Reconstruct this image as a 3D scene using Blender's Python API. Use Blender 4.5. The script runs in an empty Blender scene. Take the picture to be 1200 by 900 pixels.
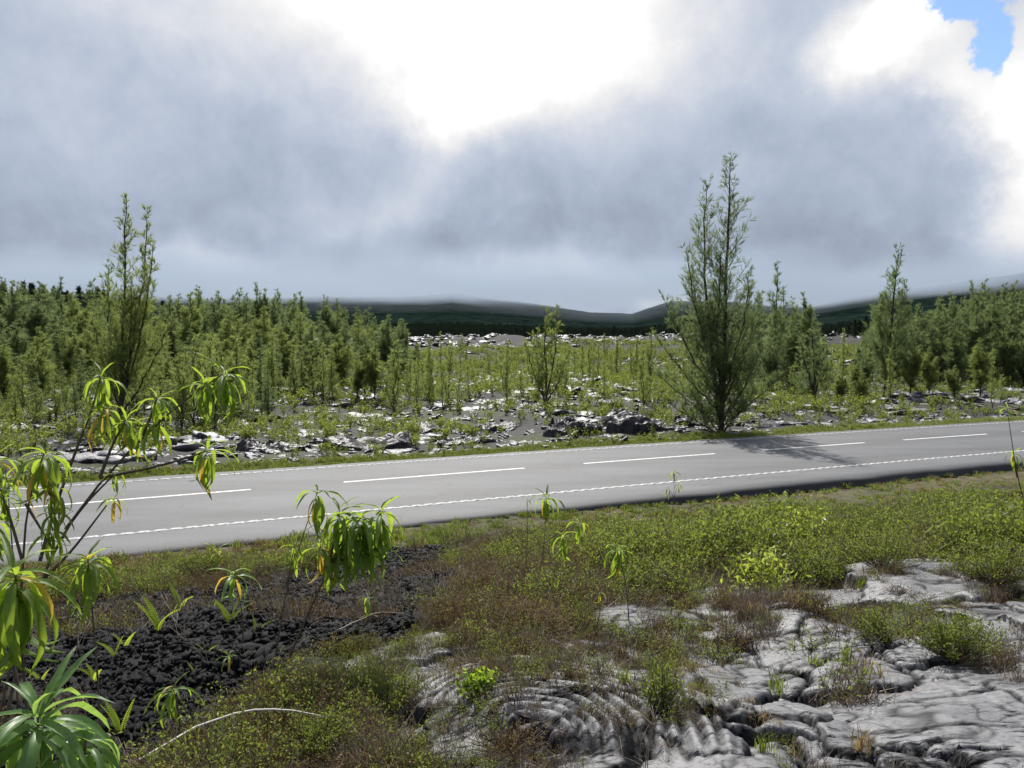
import bpy, math, random
import numpy as np
from mathutils import Vector, Matrix, Euler

# ------------------------------------------------------------------ camera, world, sun, exposure
SC = bpy.context.scene
COL = SC.collection
F = 924.0                       # focal length in pixels of a 1200 px wide frame
HOR = 395.0                     # horizon row
CAMZ = 3.7
TH = math.atan((450 - HOR) / F)
cam_d = bpy.data.cameras.new('camera')
cam = bpy.data.objects.new('camera', cam_d)
COL.objects.link(cam)
cam.location = (0, 0, CAMZ)
cam.rotation_euler = (math.pi / 2 - TH, 0, 0)
cam_d.sensor_width = 36
cam_d.lens = 36 * F / 1200
cam_d.clip_end = 30000
cam_d.clip_start = 0.05
SC.camera = cam
SC.view_settings.view_transform = 'Standard'
SC.view_settings.look = 'None'
SC.view_settings.exposure = 0.42
SC.view_settings.gamma = 1.0
SUN_EL, SUN_AZ = 50.0, -9.0     # degrees above the horizon, degrees right of the view axis

def ray(px, py):
    x = (px - 600) / F
    v = (450 - py) / F
    d = np.array([x, math.cos(TH) + v * math.sin(TH), -math.sin(TH) + v * math.cos(TH)])
    return d

class E:                        # small expression helper for shader maths
    def __init__(s, nt, sock): s.nt, s.k = nt, sock
    def _m(s, op, o=None, o2=None):
        n = s.nt.nodes.new('ShaderNodeMath'); n.operation = op
        for i, q in enumerate([s, o, o2]):
            if q is None: continue
            if isinstance(q, E): s.nt.links.new(q.k, n.inputs[i])
            else: n.inputs[i].default_value = q
        return E(s.nt, n.outputs[0])
    def __add__(s, o): return s._m('ADD', o)
    def __sub__(s, o): return s._m('SUBTRACT', o)
    def __mul__(s, o): return s._m('MULTIPLY', o)
    def __truediv__(s, o): return s._m('DIVIDE', o)
    def f(s, op, o=None): return s._m(op, o)

def smooth_map(e, a, b):
    n = e.nt.nodes.new('ShaderNodeMapRange'); n.interpolation_type = 'SMOOTHSTEP'
    e.nt.links.new(e.k, n.inputs[0]); n.inputs[1].default_value = a; n.inputs[2].default_value = b
    return E(e.nt, n.outputs[0])

def make_world():
    w = bpy.data.worlds.new('World'); SC.world = w; w.use_nodes = True
    nt = w.node_tree; nt.nodes.clear(); L = nt.links.new
    out = nt.nodes.new('ShaderNodeOutputWorld'); bg = nt.nodes.new('ShaderNodeBackground')
    bg.inputs[1].default_value = 0.1
    L(bg.outputs[0], out.inputs[0])
    sky = nt.nodes.new('ShaderNodeTexSky'); sky.sky_type = 'NISHITA'; sky.sun_disc = False
    sky.sun_elevation = math.radians(SUN_EL); sky.sun_rotation = math.radians(SUN_AZ)
    sky.dust_density = 0.4
    tc = nt.nodes.new('ShaderNodeTexCoord')
    sep = nt.nodes.new('ShaderNodeSeparateXYZ'); L(tc.outputs['Generated'], sep.inputs[0])
    X, Y, Z = (E(nt, sep.outputs[i]) for i in range(3))
    # cloud sheet coordinates: perspective on a flat cloud base
    zz = Z.f('MAXIMUM', 0.0) + 0.22
    cx = X / zz; cy = Y / zz
    comb = nt.nodes.new('ShaderNodeCombineXYZ')
    L(cx.k, comb.inputs[0]); L(cy.k, comb.inputs[1])
    def noise(vec, scale, detail, rough=0.5, seed=0.0, dist=0.0):
        n = nt.nodes.new('ShaderNodeTexNoise'); n.noise_dimensions = '4D'
        L(vec, n.inputs['Vector']); n.inputs['W'].default_value = seed
        n.inputs['Scale'].default_value = scale; n.inputs['Detail'].default_value = detail
        n.inputs['Roughness'].default_value = rough; n.inputs['Distortion'].default_value = dist
        return E(nt, n.outputs[0])
    n1 = noise(comb.outputs[0], 0.55, 6, 0.45, 1.3, 0.15)
    n2 = noise(comb.outputs[0], 1.5, 7, 0.5, 7.1)
    wx = noise(tc.outputs['Generated'], 3.2, 9, 0.62, 3.0)
    wy = noise(tc.outputs['Generated'], 3.2, 9, 0.62, 9.0)
    n3 = noise(tc.outputs['Generated'], 7.0, 8, 0.58, 5.0, .3)
    n4 = noise(tc.outputs['Generated'], 16.0, 8, 0.6, 2.0, .4)
    az = X.f('ARCTAN2', Y) + (wx - 0.5) * 0.34
    el = Z.f('ARCSINE') + (wy - 0.5) * 0.22
    def ae(px, py):
        d = ray(px, py); d = d / np.linalg.norm(d)
        return math.atan2(d[0], d[1]), math.asin(d[2])
    # cloud thickness variations: column, row, widths in pixels, gain (thin cloud lets more sun through)
    blobs = [(560, -5, 185, 88, .80), (520, 120, 52, 52, .55), (640, 60, 95, 60, .38), (400, -30, 90, 40, .45),
             (420, 232, 50, 36, .13), (190, 15, 130, 45, .13), (80, 60, 120, 80, .03),
             (215, 312, 70, 20, .17), (740, 352, 80, 14, .24), (585, 335, 90, 16, .08), (400, 325, 80, 20, .08),
             (1040, 35, 42, 34, .40), (1085, 5, 45, 30, .45), (1205, 118, 32, 42, .55), (1218, 228, 36, 42, .30), (1150, 270, 60, 40, .10),
             (1270, 60, 50, 150, .28), (600, 300, 800, 30, -.045), (1135, 78, 24, 28, .30),
             (150, 200, 200, 100, -.03), (380, 150, 90, 50, -.06), (20, 290, 130, 50, -.06), (320, 290, 90, 25, -.04), (500, 300, 110, 28, -.05), (40, 90, 90, 60, -.02),
             (660, 265, 110, 45, -.02), (960, 180, 130, 100, -.03), (1030, 290, 90, 45, -.04), (1120, 320, 120, 22, -.08), (880, 60, 90, 60, .05)]
    B = None
    for (px, py, rx, ry, A) in blobs:
        a, e = ae(px, py)
        ga = (az - a) * (F / rx); ge = (el - e) * (F / ry)
        g = ((ga * ga + ge * ge) * -0.7).f('MULTIPLY', 1.0)
        n = nt.nodes.new('ShaderNodeMath'); n.operation = 'EXPONENT'; L(g.k, n.inputs[0])
        g = E(nt, n.outputs[0]) * A
        B = g if B is None else B + g
    # glow of the cloud that hides the sun
    sd = (math.cos(math.radians(SUN_EL)) * math.sin(math.radians(SUN_AZ)), math.cos(math.radians(SUN_EL)) * math.cos(math.radians(SUN_AZ)), math.sin(math.radians(SUN_EL)))
    dot = X * sd[0] + Y * sd[1] + Z * sd[2]
    glow = smooth_map(dot, 0.875, 1.0) * 1.2
    B = B + glow + 0.49 + (n1 - 0.5) * 0.12 + (n2 - 0.5) * 0.16 + (n3 - 0.5) * 0.36 + (n4 - 0.5) * 0.22
    B = B.f('MAXIMUM', 0.24)
    wt = smooth_map(B, 0.42, 0.85)
    mix = nt.nodes.new('ShaderNodeMix'); mix.data_type = 'RGBA'
    L(wt.k, mix.inputs[0]); mix.inputs[6].default_value = (0.84, 0.97, 1.22, 1); mix.inputs[7].default_value = (1, 1, 1.01, 1)
    sc = nt.nodes.new('ShaderNodeVectorMath'); sc.operation = 'SCALE'
    L(mix.outputs[2], sc.inputs[0]); L((B * 8.05).k, sc.inputs['Scale'])
    # a hole in the cloud, upper right, and broken holes elsewhere high in the sky
    a, e = ae(1188, 34)
    ga = (az - a) * (F / 19); ge = (el - e) * (F / 23)
    hole = smooth_map((ga * ga + ge * ge).f('SQRT') + (n3 - 0.5) * 3.2 + (n4 - 0.5) * 3.0, 1.2, 0.75)
    a2, e2 = ae(1140, 3)
    ga = (az - a2) * (F / 26); ge = (el - e2) * (F / 14)
    hole = hole + smooth_map((ga * ga + ge * ge).f('SQRT') + (n3 - 0.5) * 2.0 + (n4 - 0.5) * 3.0, 1.1, 0.7)
    hole = hole.f('MINIMUM', 1.0)
    m2 = nt.nodes.new('ShaderNodeMix'); m2.data_type = 'RGBA'
    L(hole.k, m2.inputs[0]); L(sc.outputs[0], m2.inputs[6]); tint = nt.nodes.new('ShaderNodeMix'); tint.data_type = 'RGBA'; tint.blend_type = 'MULTIPLY'; tint.inputs[0].default_value = 1.0; L(sky.outputs[0], tint.inputs[6]); tint.inputs[7].default_value = (1.0, 1.08, 1.18, 1); L(tint.outputs[2], m2.inputs[7])
    L(m2.outputs[2], bg.inputs[0])
make_world()

sun_d = bpy.data.lights.new('sun', 'SUN'); sun = bpy.data.objects.new('sun', sun_d); COL.objects.link(sun)
sun_d.energy = 5.0; sun_d.angle = math.radians(0.55); sun_d.color = (1.0, 0.96, 0.9)
_sd = Vector((math.cos(math.radians(SUN_EL)) * math.sin(math.radians(SUN_AZ)), math.cos(math.radians(SUN_EL)) * math.cos(math.radians(SUN_AZ)), math.sin(math.radians(SUN_EL))))
sun.rotation_euler = _sd.to_track_quat('Z', 'Y').to_euler()
sun.location = (0, 0, 50)

# ------------------------------------------------------------------ noise and mesh helpers
rng = np.random.default_rng(11)
random.seed(11)

def hash2(ix, iy, seed):
    n = (ix.astype(np.int64) * 374761393 + iy.astype(np.int64) * 668265263 + seed * 1442695041) & 0x7fffffff
    n = ((n ^ (n >> 13)) * 1274126177) & 0x7fffffff
    n = ((n ^ (n >> 16)) * 974634777) & 0x7fffffff
    return (n & 0xffff) / 65535.0

def vnoise(x, y, seed=0):
    x = np.asarray(x, float); y = np.asarray(y, float)
    ix = np.floor(x); iy = np.floor(y); fx = x - ix; fy = y - iy
    fx = fx * fx * (3 - 2 * fx); fy = fy * fy * (3 - 2 * fy)
    a = hash2(ix, iy, seed); b = hash2(ix + 1, iy, seed); c = hash2(ix, iy + 1, seed); d = hash2(ix + 1, iy + 1, seed)
    return (a * (1 - fx) + b * fx) * (1 - fy) + (c * (1 - fx) + d * fx) * fy - 0.5

def fbm(x, y, octv=4, seed=0, gain=0.5):
    s = 0; a = 1.0
    for o in range(octv):
        s = s + a * vnoise(x * 2 ** o + 17.3 * o, y * 2 ** o - 9.1 * o, seed + o); a *= gain
    return s

def sm(t):
    t = np.clip(t, 0, 1); return t * t * (3 - 2 * t)

def mesh_from(name, V, faces, mat=None, smooth=False, k=None, colors=None, uv=None):
    """V (n,3); faces (m,k) int array of tris or quads."""
    V = np.asarray(V, dtype=np.float32); faces = np.asarray(faces, dtype=np.int32)
    me = bpy.data.meshes.new(name)
    k = faces.shape[1]; m = faces.shape[0]
    me.vertices.add(len(V)); me.vertices.foreach_set('co', V.ravel())
    me.loops.add(m * k); me.loops.foreach_set('vertex_index', faces.ravel())
    me.polygons.add(m)
    me.polygons.foreach_set('loop_start', np.arange(0, m * k, k, dtype=np.int32))
    me.polygons.foreach_set('loop_total', np.full(m, k, dtype=np.int32))
    if smooth: me.polygons.foreach_set('use_smooth', np.ones(m, dtype=bool))
    if colors is not None:
        at = me.color_attributes.new('tone', 'FLOAT_COLOR', 'POINT')
        c = np.ones((len(V), 4), np.float32); c[:, :colors.shape[1]] = colors
        at.data.foreach_set('color', c.ravel())
    if uv is not None:
        l = me.uv_layers.new(name='uv'); l.data.foreach_set('uv', np.asarray(uv, np.float32)[faces.ravel()].ravel())
    me.update(); me.validate()
    if mat: me.materials.append(mat)
    return me

def link(name, me, parent=None, loc=None, label=None, cat=None, group=None, kind=None):
    o = bpy.data.objects.new(name, me); COL.objects.link(o)
    if parent is not None: o.parent = parent
    if loc is not None: o.location = loc
    if label: o['label'] = label
    if cat: o['category'] = cat
    if group: o['group'] = group
    if kind: o['kind'] = kind
    return o

def grid_faces(nu, nv):
    i = np.arange(nu - 1)[:, None]; j = np.arange(nv - 1)[None, :]
    a = i * nv + j
    return np.stack([a, a + nv, a + nv + 1, a + 1], -1).reshape(-1, 4)

class Bag:                      # collects quads-as-tris from many small shapes
    def __init__(s): s.V = []; s.Fc = []; s.n = 0; s.C = []
    def add(s, V, Fc, col=None):
        V = np.asarray(V, float); Fc = np.asarray(Fc, int)
        s.V.append(V); s.Fc.append(Fc + s.n); s.n += len(V)
        if col is not None: s.C.append(np.broadcast_to(np.asarray(col, float), (len(V), 3)))
    def tube(s, P, R, k=5, col=None):
        P = np.asarray(P, float); R = np.asarray(R, float) * np.ones(len(P)); n = len(P)
        T = np.gradient(P, axis=0); T /= (np.linalg.norm(T, axis=1, keepdims=True) + 1e-9)
        ref = np.array([0, 0, 1.0]) if abs(T[0, 2]) < 0.9 else np.array([1.0, 0, 0])
        A = np.cross(T, ref); A /= (np.linalg.norm(A, axis=1, keepdims=True) + 1e-9); B = np.cross(T, A)
        an = np.arange(k) * 2 * math.pi / k
        V = P[:, None] + R[:, None, None] * (np.cos(an)[None, :, None] * A[:, None] + np.sin(an)[None, :, None] * B[:, None])
        V = V.reshape(-1, 3); f = []
        for i in range(n - 1):
            for j in range(k):
                a = i * k + j; b = i * k + (j + 1) % k; f += [(a, b, b + k), (a, b + k, a + k)]
        V = np.vstack([V, P[-1:]]); e = len(V) - 1
        for j in range(k): f.append(((n - 1) * k + j, (n - 1) * k + (j + 1) % k, e))
        s.add(V, f, col)
    def mesh(s, name, mat, smooth=False):
        return mesh_from(name, np.vstack(s.V), np.vstack(s.Fc), mat, smooth, colors=np.vstack(s.C) if s.C else None)

# ------------------------------------------------------------------ materials
def new_mat(name):
    m = bpy.data.materials.new(name); m.use_nodes = True; nt = m.node_tree; nt.nodes.clear()
    out = nt.nodes.new('ShaderNodeOutputMaterial'); return m, nt, out

def nnoise(nt, scale, detail=4, rough=0.55, coord='Object', stretch=None):
    tc = nt.nodes.new('ShaderNodeTexCoord'); n = nt.nodes.new('ShaderNodeTexNoise')
    n.inputs['Scale'].default_value = scale; n.inputs['Detail'].default_value = detail; n.inputs['Roughness'].default_value = rough
    src = tc.outputs[coord]
    if stretch is not None:
        mp = nt.nodes.new('ShaderNodeMapping'); nt.links.new(src, mp.inputs[0])
        mp.inputs['Rotation'].default_value = (0, 0, stretch[0]); mp.inputs['Scale'].default_value = stretch[1]
        src = mp.outputs[0]
    nt.links.new(src, n.inputs['Vector']); return n.outputs[0]

def ramp(nt, fac, stops):
    r = nt.nodes.new('ShaderNodeValToRGB'); nt.links.new(fac, r.inputs[0]); e = r.color_ramp.elements
    while len(e) < len(stops): e.new(0.5)
    for i, (p, c) in enumerate(stops): e[i].position = p; e[i].color = (*c, 1) if len(c) == 3 else c
    return r.outputs[0]

def mixc(nt, fac, a, b, mode='MIX'):
    n = nt.nodes.new('ShaderNodeMix'); n.data_type = 'RGBA'; n.blend_type = mode
    for i, q in ((0, fac), (6, a), (7, b)):
        if isinstance(q, (int, float)): n.inputs[i].default_value = q
        elif isinstance(q, tuple): n.inputs[i].default_value = (*q, 1)
        else: nt.links.new(q, n.inputs[i])
    return n.outputs[2]

def bsdf(nt, out, col, rough=0.8, spec=0.5, bump=None, bstr=0.5, bdist=0.02):
    b = nt.nodes.new('ShaderNodeBsdfPrincipled')
    if isinstance(col, tuple): b.inputs['Base Color'].default_value = (*col, 1)
    else: nt.links.new(col, b.inputs['Base Color'])
    if isinstance(rough, (int, float)): b.inputs['Roughness'].default_value = rough
    else: nt.links.new(rough, b.inputs['Roughness'])
    b.inputs['Specular IOR Level'].default_value = spec
    if bump is not None:
        bp = nt.nodes.new('ShaderNodeBump'); bp.inputs['Strength'].default_value = bstr; bp.inputs['Distance'].default_value = bdist
        nt.links.new(bump, bp.inputs['Height']); nt.links.new(bp.outputs[0], b.inputs['Normal'])
    nt.links.new(b.outputs[0], out.inputs[0]); return b

def objrand(nt):
    return nt.nodes.new('ShaderNodeObjectInfo').outputs['Random']

def leaf_mat(name, c1, c2, trans, tcol, rough=0.45, scale=3.0, spec=0.4, use_tone=False, tonemix=None):
    """leaf: colour varies between c1 and c2, light shines through in tcol"""
    m, nt, out = new_mat(name); L = nt.links.new
    n = nnoise(nt, scale, 3)
    col = ramp(nt, n, [(0.35, c1), (0.65, c2)])
    r = objrand(nt)
    col = mixc(nt, r, col, mixc(nt, 0.5, col, c1))
    tc = ramp(nt, n, [(0.35, tuple(x * 0.75 for x in tcol)), (0.65, tcol)])
    sp = nnoise(nt, scale * 5, 5, .7)
    spm = ramp(nt, sp, [(.60, (0, 0, 0)), (.70, (.55, .55, .55))])
    col = mixc(nt, spm, col, (.16, .12, .04)); tc = mixc(nt, spm, tc, (.20, .13, .03))
    if use_tone:
        at = nt.nodes.new('ShaderNodeAttribute'); at.attribute_name = 'tone'
        col = mixc(nt, 1.0, col, at.outputs[0], 'MULTIPLY'); tc = mixc(nt, 1.0, tc, at.outputs[0], 'MULTIPLY')
    p = nt.nodes.new('ShaderNodeBsdfPrincipled'); L(col, p.inputs['Base Color']); p.inputs['Roughness'].default_value = rough
    p.inputs['Specular IOR Level'].default_value = spec
    t = nt.nodes.new('ShaderNodeBsdfTranslucent'); L(tc, t.inputs[0])
    mx = nt.nodes.new('ShaderNodeMixShader'); mx.inputs[0].default_value = trans
    L(p.outputs[0], mx.inputs[1]); L(t.outputs[0], mx.inputs[2]); L(mx.outputs[0], out.inputs[0])
    return m

M = {}
M['needle'] = leaf_mat('casuarina needles', (.085, .12, .055), (.14, .175, .085), .50, (.30, .39, .14), .6, .7, .25)
M['needle_pale'] = leaf_mat('young casuarina needles', (.11, .15, .05), (.17, .21, .075), .52, (.38, .46, .12), .6, .9, .25)
M['needle_far'] = leaf_mat('far forest foliage', (.022, .036, .026), (.034, .052, .034), .3, (.035, .055, .03), .8, .05, .1)
M['leaf'] = leaf_mat('drooping leaf', (.06, .12, .018), (.10, .17, .03), .52, (.42, .58, .05), .5, 8, .35)
M['leaf_blue'] = leaf_mat('waxy leaf', (.07, .15, .045), (.12, .21, .06), .48, (.34, .52, .09), .42, 8, .5)
M['leaf_yellow'] = leaf_mat('withering leaf', (.42, .27, .03), (.42, .36, .05), .5, (.75, .52, .07), .5, 20, .4)
M['fern'] = leaf_mat('fern frond', (.20, .28, .02), (.28, .36, .03), .52, (.60, .72, .06), .5, 10, .3)
M['limeleaf'] = leaf_mat('lime green leaf', (.17, .22, .03), (.27, .30, .045), .5, (.50, .58, .08), .45, 6, .4)
M['shrubleaf'] = leaf_mat('lava field shrub leaf', (.08, .12, .025), (.14, .17, .035), .48, (.34, .40, .06), .5, .8, .3)
M['heathgreen'] = leaf_mat('heath leaf', (.055, .075, .02), (.095, .12, .032), .46, (.30, .37, .055), .5, 5, .3)
M['heathbrown'] = leaf_mat('dry heath leaf', (.10, .08, .038), (.17, .135, .06), .38, (.28, .21, .07), .6, 5, .2)
M['grass'] = leaf_mat('verge grass', (.075, .11, .02), (.13, .16, .03), .45, (.32, .40, .055), .5, 2, .3)
M['drygrass'] = leaf_mat('dry grass', (.22, .17, .08), (.34, .27, .13), .4, (.42, .30, .12), .6, 2, .3)
M['redmoss'] = leaf_mat('rusty ground litter', (.10, .065, .025), (.16, .11, .04), .25, (.25, .16, .05), .8, 4, .1)

def simple(name, stops, scale, rough=0.8, spec=0.3, bscale=None, bstr=0.5, bdist=0.01, coord='Object', stretch=None):
    m, nt, out = new_mat(name)
    col = ramp(nt, nnoise(nt, scale, 6, .6, coord, stretch), stops)
    bsdf(nt, out, col, rough, spec, nnoise(nt, bscale, 6, .65, coord, stretch) if bscale else None, bstr, bdist)
    return m
M['bark'] = simple('dark bark', [(.3, (.03, .022, .017)), (.7, (.075, .058, .045))], 6, .9, .2, 30, .6, .01)
M['stem'] = simple('green brown stem', [(.3, (.06, .045, .03)), (.7, (.12, .09, .06))], 30, .7, .3)
M['twig'] = simple('dry grey twig', [(.3, (.16, .12, .09)), (.7, (.32, .27, .22))], 20, .8, .2)
M['browntwig'] = simple('brown heath twig', [(.3, (.06, .035, .025)), (.7, (.14, .09, .06))], 20, .8, .2)
M['palebranch'] = simple('bleached branch', [(.3, (.42, .39, .35)), (.7, (.6, .57, .52))], 25, .6, .3, 60, .4, .004)
M['rubble'] = simple('black clinker', [(.35, (.004, .004, .005)), (.7, (.012, .012, .014))], 25, .5, .15, 120, .9, .01)
M['paint'] = simple('worn white road paint', [(.38, (.26, .26, .26)), (.52, (.62, .62, .61))], 14, .6, .4, 60, .3, .003)
M['edge_paint'] = simple('dirty white edge line paint', [(.38, (.18, .18, .18)), (.55, (.42, .42, .41))], 14, .6, .4, 60, .3, .003)
def lava_mat(name, lo, hi, sc=1.0, rough=0.42, sh=0.0):
    m, nt, out = new_mat(name); L = nt.links.new
    a = nnoise(nt, 1.9 * sc, 7, .62); b = nnoise(nt, 34 * sc, 7, .75)
    c = nnoise(nt, 7 * sc, 7, .68, 'Object', (0.6, (1, 4.5, 1))); g = nnoise(nt, 15 * sc, 6, .7, 'Object', (-.5, (1, 3, 1)))
    col = ramp(nt, a, [(.30, lo), (.62, hi)])
    col = mixc(nt, 1.0, col, ramp(nt, b, [(.3, (.6, .6, .62)), (.7, (1.25, 1.24, 1.22))]), 'MULTIPLY')
    # sooty weathering streaks, fine cracks and rusty stains
    dk = (lo[0] * .22, lo[1] * .22, lo[2] * .25)
    big = nnoise(nt, .9 * sc, 4, .55)   # streaks gather in patches
    def shifted(e, amt):
        q = nt.nodes.new('ShaderNodeMath'); q.operation = 'MULTIPLY_ADD'; L(big, q.inputs[0]); q.inputs[1].default_value = amt; L(e, q.inputs[2])
        w = nt.nodes.new('ShaderNodeMath'); w.operation = 'SUBTRACT'; L(q.outputs[0], w.inputs[0]); w.inputs[1].default_value = amt * .5 + sh; return w.outputs[0]
    c_, g_ = shifted(c, .55), shifted(g, .45)
    col = mixc(nt, ramp(nt, c_, [(.51, (0, 0, 0)), (.57, (.85, .85, .85))]), col, dk)
    col = mixc(nt, ramp(nt, g_, [(.53, (0, 0, 0)), (.60, (.8, .8, .8))]), col, dk)
    d = nnoise(nt, 2.3 * sc, 5, .6)
    col = mixc(nt, ramp(nt, d, [(.60, (0, 0, 0)), (.74, (.4, .4, .4))]), col, (.11, .065, .04))
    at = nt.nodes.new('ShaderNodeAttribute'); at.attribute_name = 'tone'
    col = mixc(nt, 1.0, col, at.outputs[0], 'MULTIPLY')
    rr = ramp(nt, b, [(.35, (rough - .05,) * 3), (.65, (rough + .18,) * 3)])
    hs = nt.nodes.new('ShaderNodeMath'); hs.operation = 'MULTIPLY_ADD'; L(c, hs.inputs[0]); hs.inputs[1].default_value = -1.3; L(b, hs.inputs[2])
    h2 = nt.nodes.new('ShaderNodeMath'); h2.operation = 'MULTIPLY_ADD'; L(g, h2.inputs[0]); h2.inputs[1].default_value = -.9; L(hs.outputs[0], h2.inputs[2])
    pb = bsdf(nt, out, col, rr, 1.0, h2.outputs[0], .5, .010 / sc)
    sp = mixc(nt, 1.0, ramp(nt, c_, [(.50, (.62, .62, .62)), (.57, (.05, .05, .05))]), ramp(nt, g_, [(.52, (1, 1, 1)), (.60, (.1, .1, .1))]), 'MULTIPLY')
    sp = mixc(nt, 1.0, sp, at.outputs[0], 'MULTIPLY'); L(sp, pb.inputs['Specular IOR Level'])
    return m
M['lava'] = lava_mat('grey pahoehoe lava', (.075, .075, .082), (.145, .145, .152), 1.0, .40, .05)
M['lava_far'] = lava_mat('lava field slab', (.085, .085, .092), (.20, .20, .21), .8, .47, .06)
M['lava_crag'] = lava_mat('lava outcrop', (.08, .08, .087), (.21, .21, .22), 1.4, .38, .05)

def ground_mat():
    m, nt, out = new_mat('ground cover soil and lava'); L = nt.links.new
    at = nt.nodes.new('ShaderNodeAttribute'); at.attribute_name = 'tone'
    n = nnoise(nt, 3.0, 8, .65); n2 = nnoise(nt, .35, 6, .6)
    col = mixc(nt, 1.0, at.outputs[0], ramp(nt, n, [(.3, (.55, .55, .55)), (.7, (1.45, 1.42, 1.38))]), 'MULTIPLY')
    col = mixc(nt, 1.0, col, ramp(nt, n2, [(.35, (.75, .78, .75)), (.65, (1.25, 1.22, 1.2))]), 'MULTIPLY')
    bsdf(nt, out, col, .85, .25, n, .8, .08); return m
M['ground'] = ground_mat()

def hill_mat():
    m, nt, out = new_mat('forested hillside'); L = nt.links.new
    at = nt.nodes.new('ShaderNodeAttribute'); at.attribute_name = 'tone'
    n = nnoise(nt, .03, 9, .7); n2 = nnoise(nt, .006, 5, .6)
    col = mixc(nt, 1.0, at.outputs[0], ramp(nt, n, [(.38, (.35, .4, .42)), (.62, (1.8, 1.75, 1.6))]), 'MULTIPLY')
    col = mixc(nt, 1.0, col, ramp(nt, n2, [(.35, (.8, .8, .8)), (.65, (1.25, 1.2, 1.1))]), 'MULTIPLY')
    df = nt.nodes.new('ShaderNodeBsdfDiffuse'); L(col, df.inputs[0]); bp = nt.nodes.new('ShaderNodeBump'); bp.inputs['Strength'].default_value = 1.0; bp.inputs['Distance'].default_value = 14.0
    L(n, bp.inputs['Height']); L(bp.outputs[0], df.inputs['Normal']); L(df.outputs[0], out.inputs[0]); return m
M['hill'] = hill_mat()

def asphalt_mat():
    m, nt, out = new_mat('worn grey asphalt'); L = nt.links.new
    at = nt.nodes.new('ShaderNodeAttribute'); at.attribute_name = 'tone'
    fine = nnoise(nt, 38, 5, .85); mid = nnoise(nt, .8, 6, .6, 'Object', (0.43, (.25, 1.6, 1)))
    col = mixc(nt, 1.0, at.outputs[0], ramp(nt, fine, [(.3, (.45, .45, .45)), (.7, (1.6, 1.6, 1.58))]), 'MULTIPLY')
    col = mixc(nt, 1.0, col, ramp(nt, mid, [(.35, (.80, .80, .81)), (.65, (1.14, 1.14, 1.14))]), 'MULTIPLY')
    st = nnoise(nt, .35, 7, .7); col = mixc(nt, ramp(nt, st, [(.56, (0, 0, 0)), (.68, (.35, .35, .35))]), col, (.06, .058, .056))
    vo = nt.nodes.new('ShaderNodeTexVoronoi'); vo.feature = 'DISTANCE_TO_EDGE'; vo.inputs['Scale'].default_value = .22; tcn = nt.nodes.new('ShaderNodeTexCoord'); wn = nt.nodes.new('ShaderNodeTexNoise'); wn.inputs['Scale'].default_value = 1.3; wn.inputs['Detail'].default_value = 6
    av = nt.nodes.new('ShaderNodeVectorMath'); av.operation = 'ADD'; L(tcn.outputs['Object'], wn.inputs['Vector']); L(tcn.outputs['Object'], av.inputs[0]); L(wn.outputs['Color'], av.inputs[1]); L(av.outputs[0], vo.inputs['Vector'])
    col = mixc(nt, ramp(nt, vo.outputs['Distance'], [(.0, (.6, .6, .6)), (.006, (0, 0, 0))]), col, (.03, .03, .03))
    bsdf(nt, out, col, .68, .45, fine, .6, .01); return m
M['asphalt'] = asphalt_mat()

# ------------------------------------------------------------------ terrain
def slope_c(x):
    xc = np.clip(x, -40, 45); return .4612 - .0022 * xc
def ycen(x):
    x = np.asarray(x, float); xc = np.clip(x, -40, 45)
    return 21.95 + .4612 * xc - .0011 * xc ** 2 + slope_c(x) * (x - xc)
def sroad(x, y):
    return (y - ycen(x)) / np.sqrt(1 + slope_c(x) ** 2)
EDGE_N, EDGE_F = 4.95, 3.0
RIDGE_X = [-400, 0, 200, 340, 380, 450, 500, 530, 560, 600, 640, 690, 740, 765, 785, 850, 900, 950, 1000, 1060, 1200, 1500]
RIDGE_Y = [352, 352, 352, 351, 349, 348, 347, 344, 348, 352, 358, 366, 368, 360, 354, 355, 360, 362, 352, 344, 330, 326]
def pxof(x, y):
    return 600 + F * x / np.maximum(y, 1e-3)
def H(x, y):
    x = np.asarray(x, float); y = np.asarray(y, float)
    s = sroad(x, y); u = -s - EDGE_N; v = s - EDGE_F
    r = np.hypot(x, y)
    drop = .05 + .17 * sm((x + 2) / 9)
    near = -drop + 2.12 * sm((u - .3) / 15.5) + .10 * fbm(x * .8, y * .8, 3, 4) * sm(u / 2)
    # clinker bank left of the middle
    bank = np.exp(-(((x + 2.9) / 2.6) ** 2 + ((y - 7.0 - .25 * x) / 1.7) ** 2))
    near = near + .28 * bank + .16 * np.exp(-(((x + .8) / 1.0) ** 2 + ((y - 9.3) / 1.4) ** 2))
    far = -.14 + sm(v / 5) * (.12 + .7 * fbm(x * .16, y * .16, 4, 9)) 
    front = sm((y - 20) / 40)
    mound = sm((r - 65) / 95) * 3.0 * front * (1 + .35 * fbm(x * .03, y * .03, 3, 31)) + sm((r - 80) / 60) * 1.5 * fbm(x * .09, y * .09, 4, 32) * front * (1 - sm((r - 300) / 300))
    px = pxof(x, y)
    left = sm((260 - px) / 200) * sm((r - 110) / 130) * 7.0 * front
    ry = np.interp(px, RIDGE_X, RIDGE_Y)
    ry = np.where(y > 0, ry, 340)
    D = 2600.0
    rz = CAMZ + D * (HOR - ry) / F
    t = (r - 260) / (D - 260)
    hill = (rz - 5) * np.where(t < 1, sm(t * .5) * 2, 1 - .15 * np.clip(t - 1, 0, 1)) 
    hill = hill * (1 + .13 * fbm(x * .0032, y * .0032, 5, 51) * sm(t * 3) * (1 - sm((t - .75) * 5) * .6)) 
    front2 = sm((y / np.maximum(r, 1) + .2) / .5)
    far = far + mound + left + hill * front2
    return np.where(u > 0, near, np.where(v > 0, far, np.where(s < 0, -drop - .06, -.22)))

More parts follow.
